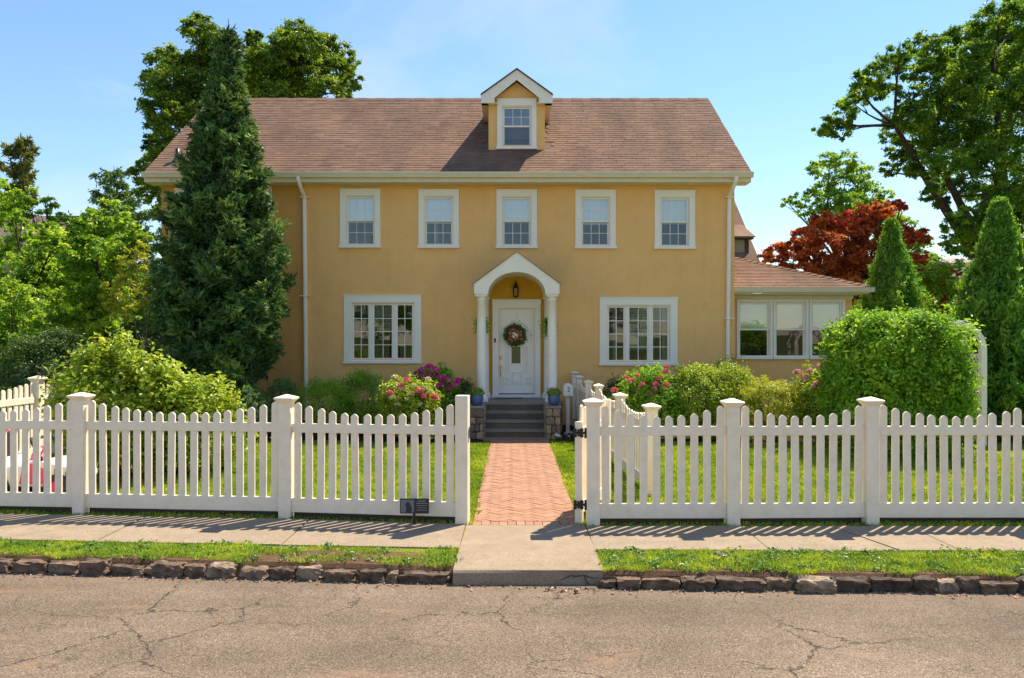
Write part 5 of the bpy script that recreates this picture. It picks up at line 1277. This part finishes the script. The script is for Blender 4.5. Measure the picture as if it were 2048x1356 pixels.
tree('deciduous_tree', 'dark shaded tree between the two bright green trees at left', 'tree', (X(120, 29), 29, 0), (X(120, 29), 29, 4), 0.18,
     cl_px([(100, 440, 26), (130, 455, 28), (85, 470, 34), (120, 490, 38), (150, 480, 26), (90, 520, 40), (140, 530, 40), (110, 570, 44), (160, 580, 40), (130, 620, 44), (60, 420, 22), (20, 400, 30), (50, 395, 26), (10, 430, 34), (90, 405, 20), (-10, 380, 34), (260, 560, 40), (290, 600, 40), (300, 640, 40), (180, 640, 44), (240, 660, 40), (150, 680, 44)], 29, 1.2), L_bright, 0.19, 60, 26, limb_every=2)
tree('deciduous_tree', 'tall shaggy shrub spilling over the left edge fence', 'tree', (X(30, 18), 18, 0), (X(30, 18), 18, 1.6), 0.08,
     cl_px([(20, 590, 40), (60, 620, 36), (0, 640, 46), (45, 660, 44), (90, 650, 30), (10, 700, 50), (70, 690, 40), (110, 680, 26), (-40, 660, 50)], 18, 0.6), L_bright, 0.10, 150, 24, limb_every=2, aspect=0.55)

def shrub(label, c, dims, n_, mat, leaf, name='shrub', cat='shrub', p_=2.4, shell=0.35, lump=0.16, aspect=0.55, group=None, clumps=22, spray=0.06, low=0.0, lumpf=1.6):
    """superellipsoid shrub: c is the centre on the ground, dims half sizes and height"""
    root = thing(name, label, cat, (c[0], c[1], 0), group)
    mb = MB()
    for k in range(9):
        a = random.uniform(0, 6.28); mb.tube(curve_pts((c[0]+0.06*math.cos(a), c[1]+0.06*math.sin(a), -0.03), (c[0]+dims[0]*0.6*math.cos(a), c[1]+dims[1]*0.6*math.sin(a), dims[2]*random.uniform(.55, .85)), 4), [0.022, .018, .014, .01, .005], 5)
    mb.build('stems', M['bark'], root, fix=False)
    k = n_//clumps; d = rdirs(k); d[:, 2] = np.where(d[:, 2] < -0.75, -d[:, 2], d[:, 2])
    rad = (np.abs(d)**p_).sum(1)**(-1/p_)
    lm = np.array([1+lump*mnoise.noise((q[0]*lumpf+c[0], q[1]*lumpf, q[2]*lumpf+c[1]))+lump*0.5*mnoise.noise((q[0]*4+c[0], q[1]*4, q[2]*4)) for q in d])
    rr = rad*lm*(1-shell*RNG.random(k)**1.6)*np.where(RNG.random(k) < 0.045, RNG.uniform(1.06, 1.16, k), 1.0); hz = dims[2]/2
    cc = np.array([c[0], c[1], hz+low/2])+d*rr[:, None]*np.array([dims[0], dims[1], hz-low/2])
    m_ = clumps; Pt = np.repeat(cc, m_, 0)+RNG.normal(size=(k*m_, 3))*spray
    o = unit(np.repeat(d, m_, 0)*0.6+np.array([0, 0, 0.5])+RNG.normal(size=(k*m_, 3))*0.55)
    tone = np.repeat(RNG.normal(0.48, .22, k), m_)+RNG.normal(0, .14, k*m_)
    keep = Pt[:, 2] > 0.03
    leaves('foliage', Pt[keep], o[keep], leaf*RNG.uniform(.65, 1.25, keep.sum()), tone[keep], mat, root, aspect=aspect); return root
def blooms(root, pts, r, mat, n_=34):
    for (x, y, z) in pts:
        d = rdirs(n_); d[:, 2] = np.abs(d[:, 2])*0.9+0.05; q = r*random.uniform(0.8, 1.2)
        V, F_, T = leaf_arrays(np.array([x, y, z])+d*q*0.7, unit(d+RNG.normal(size=(n_, 3))*0.35), q*0.85*np.ones(n_), RNG.uniform(0.1, 1, n_), aspect=0.85, fold=0.35)
        link('flower', npmesh('flower', V, F_, mat, T, origin(root)), root)
P_mag = mat_leaf('magenta_petal', (0.36, 0.014, 0.17), (0.62, 0.045, 0.30), (0.75, 0.16, 0.46), 0.25)
P_pink = mat_leaf('pink_petal', (0.55, 0.06, 0.14), (0.75, 0.14, 0.22), (0.80, 0.34, 0.36), 0.25)
P_pale = mat_leaf('pale_pink_petal', (0.50, 0.22, 0.25), (0.68, 0.36, 0.36), (0.78, 0.55, 0.50), 0.25)
P_orange = mat_leaf('orange_petal', (0.60, 0.14, 0.02), (0.78, 0.26, 0.05), (0.82, 0.45, 0.16), 0.25)
P_cream = mat_leaf('cream_petal', (0.50, 0.46, 0.16), (0.66, 0.62, 0.30), (0.75, 0.72, 0.50), 0.25)
P_violet = mat_leaf('violet_petal', (0.18, 0.12, 0.40), (0.32, 0.25, 0.58), (0.5, 0.45, 0.7), 0.25)

shrub('lime green leafy shrub with a tall peak behind the left fence', (X(240, 12.6), 12.6), (0.90, 0.8, Z(705, 12.6)), 14000, L_lime, 0.10, p_=2.2, lump=0.35, spray=0.08)
shrub('low spreading lime green shrub sloping down towards the boxwoods', (X(350, 12.9), 12.9), (1.0, 0.85, Z(755, 12.9)), 14000, L_lime, 0.095, p_=2.0, lump=0.35, spray=0.08)
shrub('small yellow green shrub at the right foot of the lime shrubs', (X(452, 13.4), 13.4), (0.24, 0.3, Z(785, 13.4)), 2600, L_yellow, 0.05, lump=0.2, spray=0.03)
shrub('dark green rounded shrub against the fence at far left', (X(95, 17.2), 17.2), (1.1, 0.7, Z(668, 17.2)), 22000, L_dark, 0.06)
shrub('dark rounded shrub between the far left shrub and the spruce', (X(205, 18.4), 18.4), (0.9, 0.6, Z(690, 18.4)), 12000, L_dark, 0.06)
shrub('dark shrub at the foot of the yellow green tree', (X(292, 22.5), 22.5), (1.1, 0.6, Z(640, 22.5)), 9000, L_dark, 0.08)
shrub('neat blue green boxwood ball, left of the clipped pair by the wall', (X(498, 17.2), 17.2), (0.46, 0.42, Z(772, 17.2)), 14000, L_box, 0.028, p_=2.3, lump=0.06, spray=0.02, group='boxwood balls')
shrub('neat green boxwood ball, right of the clipped pair below the downspout', (X(566, 18.0), 18.0), (0.42, 0.40, Z(757, 18.0)), 14000, L_box, 0.028, p_=2.3, lump=0.06, spray=0.02, group='boxwood balls')
shrub('dark feathery shrub under the left ground floor window', (X(652, 17.9), 17.9), (0.62, 0.5, Z(762, 17.9)), 10000, L_hedge, 0.05, lump=0.25, aspect=0.35)
shrub('dark feathery shrub with an upright tuft below the left window', (X(722, 18.2), 18.2), (0.62, 0.5, Z(745, 18.2)), 10000, L_hedge, 0.055, lump=0.28, aspect=0.35)
h1 = shrub('hydrangea with magenta flower heads left of the entry steps', (X(868, 18.0), 18.0), (0.62, 0.5, Z(742, 18.0)), 8000, L_hedge, 0.085, lump=0.3)
blooms(h1, [P(a, c, 17.5) for a, c in ((845, 742), (858, 736), (872, 741), (862, 752), (882, 756), (893, 762), (846, 755), (912, 770), (900, 778), (915, 762), (880, 772), (835, 748))], 0.10, P_mag)
h2 = shrub('hydrangea with cream heads and pink blooms before the magenta one', (X(820, 16.9), 16.9), (0.60, 0.45, Z(762, 16.9)), 7000, L_lime, 0.08, lump=0.3)
blooms(h2, [P(a, c, 16.5) for a, c in ((838, 784), (778, 788), (870, 797), (812, 762), (800, 772), (850, 794))], 0.10, P_pink)
blooms(h2, [P(a, c, 16.5) for a, c in ((790, 756), (828, 772), (856, 760), (805, 780), (850, 778), (862, 785), (785, 796), (795, 810), (815, 800), (840, 810), (822, 790))], 0.075, P_cream)
shrub('small dark shrub beside the left stone pier', (X(925, 18.4), 18.4), (0.30, 0.35, Z(764, 18.4)), 4500, L_dark, 0.06)
shrub('dark rounded shrub between the inner fence and the rose bush', (X(1238, 17.8), 17.8), (0.34, 0.4, Z(760, 17.8)), 6000, L_dark, 0.05)
r1 = shrub('rose bush with red and pink blooms under the right window', (X(1296, 17.2), 17.2), (0.72, 0.55, Z(738, 17.2)), 11000, L_hedge, 0.07, lump=0.25)
blooms(r1, [P(a, c, 16.75) for a, c in ((1262, 764), (1275, 752), (1309, 776), (1333, 736), (1331, 746), (1332, 772), (1311, 768), (1228, 782), (1300, 790), (1285, 770), (1252, 756), (1318, 758))], 0.08, P_pink)
shrub('glossy pale leaved shrub right of the rose bush', (X(1392, 17.2), 17.2), (0.62, 0.5, Z(737, 17.2)), 10000, L_lime, 0.065, lump=0.22)
shrub('pale green shrub under the right downspout', (X(1460, 17.4), 17.4), (0.60, 0.5, Z(735, 17.4)), 9000, L_lime, 0.06, lump=0.22)
shrub('dark leafy seedling behind the pale shrub at the right downspout', (X(1455, 18.6), 18.6), (0.35, 0.3, Z(722, 18.6)), 3000, L_dark, 0.08, lump=0.3)
shrub('golden yellow spirea before the sunroom', (X(1545, 16.8), 16.8), (0.75, 0.55, Z(762, 16.8)), 14000, L_yellow, 0.045, lump=0.2, spray=0.035)
h3 = shrub('pink flowered hydrangea between the golden spirea and the rounded hedge', (X(1640, 16.6), 16.6), (0.55, 0.5, Z(745, 16.6)), 8000, L_lime, 0.075, lump=0.28)
blooms(h3, [P(a, c, 16.15) for a, c in ((1596, 748), (1610, 758), (1640, 736), (1652, 762), (1650, 730), (1682, 762), (1674, 774), (1640, 765), (1705, 786), (1632, 772), (1618, 745), (1665, 748))], 0.10, P_pale)
shrub('big rounded bright green hedge in front of the white arbor', (X(1788, 15.2), 15.2), (1.10, 0.95, Z(640, 15.2)), 50000, L_hedge, 0.095, name='hedge', cat='hedge', p_=6.5, lump=0.09, shell=0.25, lumpf=2.6, spray=0.075, clumps=26)
shrub('leafy green background shrub between the two arborvitae', (X(1880, 25), 25), (1.6, 0.9, Z(528, 25)), 11000, L_bright, 0.11)
shrub('dark boundary shrub behind the arbor', (X(1900, 21.5), 21.5), (1.0, 0.7, Z(640, 21.5)), 9000, L_dark, 0.09)
o = shrub('small violet flowers beside the mailbox post', (X(1139, 17.0), 17.0), (0.10, 0.10, 0.16), 350, L_dark, 0.04, name='flower_clump', cat='flowers', spray=0.02)
blooms(o, [P(a, c, 16.9) for a, c in ((1132, 868), (1143, 866), (1138, 873))], 0.05, P_violet, 18)

# ---- the wood that closes the horizon
k = 3200; cx = RNG.uniform(-75, 75, k); hh = 3.5+2.0*np.sin(cx*0.23)+1.5*np.sin(cx*0.61+1); cc = np.stack([cx, 72+RNG.uniform(-3, 3, k), RNG.random(k)**0.7*np.maximum(hh, 1.5)], 1)
Pt = np.repeat(cc, 12, 0)+RNG.normal(size=(k*12, 3))*0.45
V, F_, T = leaf_arrays(Pt, unit(RNG.normal(size=Pt.shape)+np.array([0, -.4, .6])), 0.42*RNG.uniform(.7, 1.3, len(Pt)), np.repeat(RNG.normal(.45, .2, k), 12), aspect=0.6)
tag(link('far_wood', npmesh('far_wood', V, F_, L_maple, T)), 'far belt of trees behind the houses', 'wood', kind='stuff')
# ---- pots, wreath, column planters
for px, lab in ((954, 'blue glazed flower pot on the left stone pier'), (1108, 'blue glazed flower pot on the right stone pier')):
    bx_, by_ = X(px, 17.62), 17.62
    po = thing('flower_pot', lab, 'flower pot', (bx_, by_, 0.735))
    MB().lathe([(0.095, 0.0), (0.115, 0.03), (0.14, 0.12), (0.138, 0.2), (0.132, 0.225), (0.142, 0.235), (0.142, 0.255), (0.125, 0.255), (0.12, 0.22), (0.02, 0.215)], (bx_, by_, 0.736), 24).build('pot', M['blueglaze'], po, smooth=True)
    k = 900; d = rdirs(k); d[:, 2] = np.abs(d[:, 2]); Pt = np.array([bx_, by_, 0.98])+d*np.array([.18, .16, .15])*RNG.random((k, 1))**0.4
    leaves('foliage', Pt, unit(d+RNG.normal(size=(k, 3))*0.6), 0.045*RNG.uniform(.7, 1.3, k), RNG.normal(.45, .2, k), L_hedge, po)
    blooms(po, [(bx_+random.uniform(-.15, .15), by_-0.09+random.uniform(-.05, .05), 1.07+random.uniform(-.05, .08)) for _ in range(6)], 0.028, P_pink, 14)
wc = Vector((X(1030, WY-0.06), WY-0.06, Z(670, WY-0.06)))
wre = thing('door_wreath', 'round green wreath with pink and orange flowers on the white door', 'wreath', (wc.x, wc.y, wc.z-0.3))
k = 2600; a = RNG.uniform(0, 2*math.pi, k); rr = 0.195+RNG.normal(0, 0.045, k); Pt = np.stack([wc.x+rr*np.cos(a), wc.y-0.02+RNG.normal(0, .022, k), wc.z+rr*np.sin(a)], 1)
D = unit(np.stack([0.5*np.cos(a), -0.8*np.ones(k), 0.5*np.sin(a)], 1)+RNG.normal(size=(k, 3))*0.5)
leaves('greenery', Pt, D, 0.06*RNG.uniform(.7, 1.4, k), RNG.normal(.75, .2, k), L_dark, wre, aspect=0.35)
MB().tube([(wc.x+0.19*math.cos(q), wc.y+0.01, wc.z+0.19*math.sin(q)) for q in [2*math.pi*i/24 for i in range(25)]], 0.02, 6).build('ring', M['bark'], wre)
for i in range(13):
    q = -2.9+i*0.47+random.uniform(-.1, .1); r_ = random.uniform(0.09, 0.19); mt_ = (P_pink, P_orange, P_pale, P_orange, P_pink)[i % 5]
    c = np.array([wc.x+r_*math.cos(q), wc.y-0.07, wc.z+r_*math.sin(q)]); n_ = 26; d = rdirs(n_); d[:, 1] = -np.abs(d[:, 1])
    V, F_, T = leaf_arrays(c+d*0.03, unit(d+RNG.normal(size=(n_, 3))*.3), 0.05*np.ones(n_), RNG.uniform(0, 1, n_), aspect=0.9, fold=0.4)
    link('flower', npmesh('flower', V, F_, mt_, T, origin(wre)), wre)
for px, lab in ((959, 'trailing green plant hung round the left portico column'), (1103, 'trailing green plant hung round the right portico column')):
    c = Vector((X(px, PY), PY, 0)); s = 1 if px < 1024 else -1; rt_ = thing('hanging_planter', lab, 'hanging plant', (c.x, c.y+0.13, Z(650, PY)))
    MB().lathe([(0.03, -0.10), (0.08, -0.02), (0.10, 0.05), (0.10, 0.06)], (c.x+s*0.06, c.y+0.22, Z(645, PY)), 12).tube([(c.x+s*0.06, c.y+0.22, Z(645, PY)+0.05), (c.x+s*0.06, c.y+0.11, Z(636, PY))], 0.008, 5).build('basket', M['bark'], rt_)
    k = 1500; Pt = np.stack([c.x+s*(0.05+RNG.normal(0, .085, k)), c.y+0.20+RNG.normal(0, .07, k), Z(640, PY)-RNG.random(k)**1.6*0.36+RNG.normal(0, .05, k)], 1)
    keep = np.hypot(Pt[:, 0]-c.x, Pt[:, 1]-PY) > 0.125; Pt = Pt[keep]
    leaves('foliage', Pt, unit(RNG.normal(size=Pt.shape)+np.array([0, -.6, .3])), 0.05*RNG.uniform(.6, 1.3, len(Pt)), RNG.normal(.4, .2, len(Pt)), L_hedge, rt_, aspect=0.35)

# ---- grass
def blades(name, label, xr, yr, dens, hgt, mask, z0=0.0, wd=0.007):
    n_ = int((xr[1]-xr[0])*(yr[1]-yr[0])*dens); x = RNG.uniform(*xr, n_); y = RNG.uniform(*yr, n_); k = mask(x, y); x, y = x[k], y[k]; n_ = len(x)
    a = RNG.uniform(0, 2*math.pi, n_); ln = RNG.uniform(0.15, 0.85, n_); h = hgt*RNG.uniform(0.5, 1.3, n_)
    pn = np.array([mnoise.noise((q*0.9, w_*0.9, 3)) for q, w_ in zip(x[::1], y[::1])]) if n_ < 120000 else np.sin(x*2.1+np.sin(y*1.3))*np.sin(y*1.7)*0.5
    h = h*(1+0.35*pn); dx, dy = np.cos(a), np.sin(a); wv = wd*RNG.uniform(.7, 1.4, n_)
    B = np.stack([x, y, np.full(n_, z0)], 1); S = np.stack([-dy, dx, np.zeros(n_)], 1)*wv[:, None]/2; Dv = np.stack([dx, dy, np.zeros(n_)], 1)
    m_ = B+Dv*(h*ln*0.35)[:, None]+np.array([0, 0, 1])*(h*0.6)[:, None]; tp = B+Dv*(h*ln)[:, None]+np.array([0, 0, 1])*(h*np.sqrt(1-0.5*ln**2))[:, None]
    V = np.stack([B-S, B+S, m_+S*0.8, m_-S*0.8, tp], 1).reshape(-1, 3); i = (np.arange(n_)*5)[:, None]
    F_ = np.concatenate([i+np.array([[0, 1, 2]]), i+np.array([[0, 2, 4]])]) if n_ > 120000 else np.concatenate([i+np.array([[0, 1, 2]]), i+np.array([[0, 2, 3]]), i+np.array([[3, 2, 4]])])
    T = np.repeat(np.clip(RNG.normal(.48, .22, n_)+0.45*pn+0.25*np.sin(x*7.3+2*np.sin(y*5))*np.sin(y*6.1), 0, 1), 5)
    o = link(name, npmesh(name, V, F_, L_grass, T)); tag(o, label, 'grass', kind='stuff'); return o
kfn = lambda x: np.interp(x, [a for a, _ in KERB], [b for _, b in KERB]); s0 = lambda x: np.interp(x, [a for a, _ in SW0], [b for _, b in SW0]); s1 = lambda x: np.interp(x, [a for a, _ in SW1], [b for _, b in SW1])
def wob(x, y): return 0.03*np.sin(x*9+y*3)+0.02*np.sin(y*14)
blades('lawn_grass', 'sunlit mown lawn left of the brick walk', (-8.6, -0.40), (9.4, 17.0), 2650, 0.045, lambda x, y: (y > s1(x)+0.02) & (x < -0.45+wob(x, y)) & (y < 16.85+0.2*np.sin(x*1.1)), 0.0, 0.009)
blades('lawn_grass', 'sunlit mown lawn right of the brick walk', (0.70, 9.2), (9.3, 17.0), 2650, 0.045, lambda x, y: (y > s1(x)+0.02) & (x > 0.79+wob(x, y)) & (y < 16.95+0.2*np.sin(x*0.9)), 0.0, 0.009)
def bare(x, y): return (np.abs(x+1.75) < 0.9) & (np.sin(x*7)*np.sin(y*9)+RNG.normal(0, .6, len(x)) > -0.35)
def vmask(x, y): 
    e = kfn(x)+0.125+0.05*np.sin(x*5.3)*np.sin(x*1.7)+0.035*np.sin(x*13+1)
    return (y > e) & (np.sin(x*3.1+1.3*np.sin(y*7))*np.sin(y*11+x*2.2)+RNG.normal(0, .35, len(x)) > -0.75) & (y < s0(x)+0.02*np.sin(x*17)+0.01) & ((x < AX0-0.01) | (x > AX1+0.01))
blades('verge_grass', 'rough grass strip between sidewalk and kerb, left of the apron', (-8, -0.53), (7.6, 8.95), 9000, 0.036, lambda x, y: vmask(x, y) & ~bare(x, y), 0.0, 0.0065)
blades('verge_grass', 'rough grass strip between sidewalk and kerb, right of the apron', (0.84, 7.5), (7.35, 8.3), 9000, 0.038, vmask, 0.0, 0.0065)
sheet('bare_patch', [(-2.7, 8.0), (-2.0, 7.86), (-1.2, 7.85), (-0.8, 8.0), (-1.0, 8.2), (-1.9, 8.3), (-2.6, 8.2)], 0.0045, M['soil'])
L_weed = mat_leaf('clover_leaf', (0.04, 0.10, 0.014), (0.09, 0.20, 0.025), (0.18, 0.32, 0.04), 0.3)
for lab, xr, yr in (('low clover and weeds in the left verge', (-8, -0.55), (7.7, 8.95)), ('low clover and weeds in the right verge', (0.86, 7.5), (7.45, 8.3))):
    k = 260; cx = RNG.uniform(*xr, k); cy = RNG.uniform(*yr, k); kp = vmask(cx, cy); cx, cy = cx[kp], cy[kp]
    Pt = np.repeat(np.stack([cx, cy, np.full(len(cx), 0.028)], 1), 16, 0)+RNG.normal(size=(len(cx)*16, 3))*np.array([.035, .035, .009])
    V, F_, T = leaf_arrays(Pt, unit(np.array([0, 0, 1.0])+RNG.normal(size=Pt.shape)*.5), 0.032*RNG.uniform(.6, 1.5, len(Pt)), RNG.normal(.5, .25, len(Pt)), aspect=.7)
    tag(link('verge_weeds', npmesh('verge_weeds', V, F_, L_weed, T)), lab, 'weeds', kind='stuff')
k = 900; x = RNG.uniform(-6.5, 6.5, k); y = kfn(x)-0.015-np.abs(RNG.normal(0, .05, k)); s_ = 0.009*RNG.uniform(.4, 1.8, k)
oc = np.array([(1, 0, 0), (-1, 0, 0), (0, 1, 0), (0, -1, 0), (0, 0, 1), (0, 0, -1)], float); of = np.array([(0, 2, 4), (2, 1, 4), (1, 3, 4), (3, 0, 4), (2, 0, 5), (1, 2, 5), (3, 1, 5), (0, 3, 5)])
V = (np.stack([x, y, np.full(k, ROADZ+0.004)], 1)[:, None]+oc[None]*s_[:, None, None]*RNG.uniform(.6, 1.3, (k, 6, 1))).reshape(-1, 3)
tag(link('gutter_grit', npmesh('gutter_grit', V, (np.arange(k)[:, None, None]*6+of[None]).reshape(-1, 3), M['stone'], np.repeat(RNG.uniform(.2, .9, k), 6))), 'loose grit washed along the kerb', 'grit', kind='stuff')
# litter of dry leaves in the gutter
L_dry = mat_leaf('dry_leaf', (0.12, 0.04, 0.02), (0.24, 0.11, 0.06), (0.38, 0.26, 0.16), 0.1)
k = 150; x = np.concatenate([RNG.normal(0.55, 0.12, 30), RNG.uniform(-6, 6, k-30)]); y = kfn(x)-0.06-np.abs(RNG.normal(0, .07, k)); 
V, F_, T = leaf_arrays(np.stack([x, y, np.full(k, ROADZ+0.012)], 1), unit(np.array([0, 0, 1.0])+RNG.normal(size=(k, 3))*.35), 0.035*RNG.uniform(.5, 1.5, k), RNG.random(k), aspect=.7)
tag(link('leaf_litter', npmesh('leaf_litter', V, F_, L_dry, T)), 'scattered dry leaves along the kerb', 'leaf litter', kind='stuff')
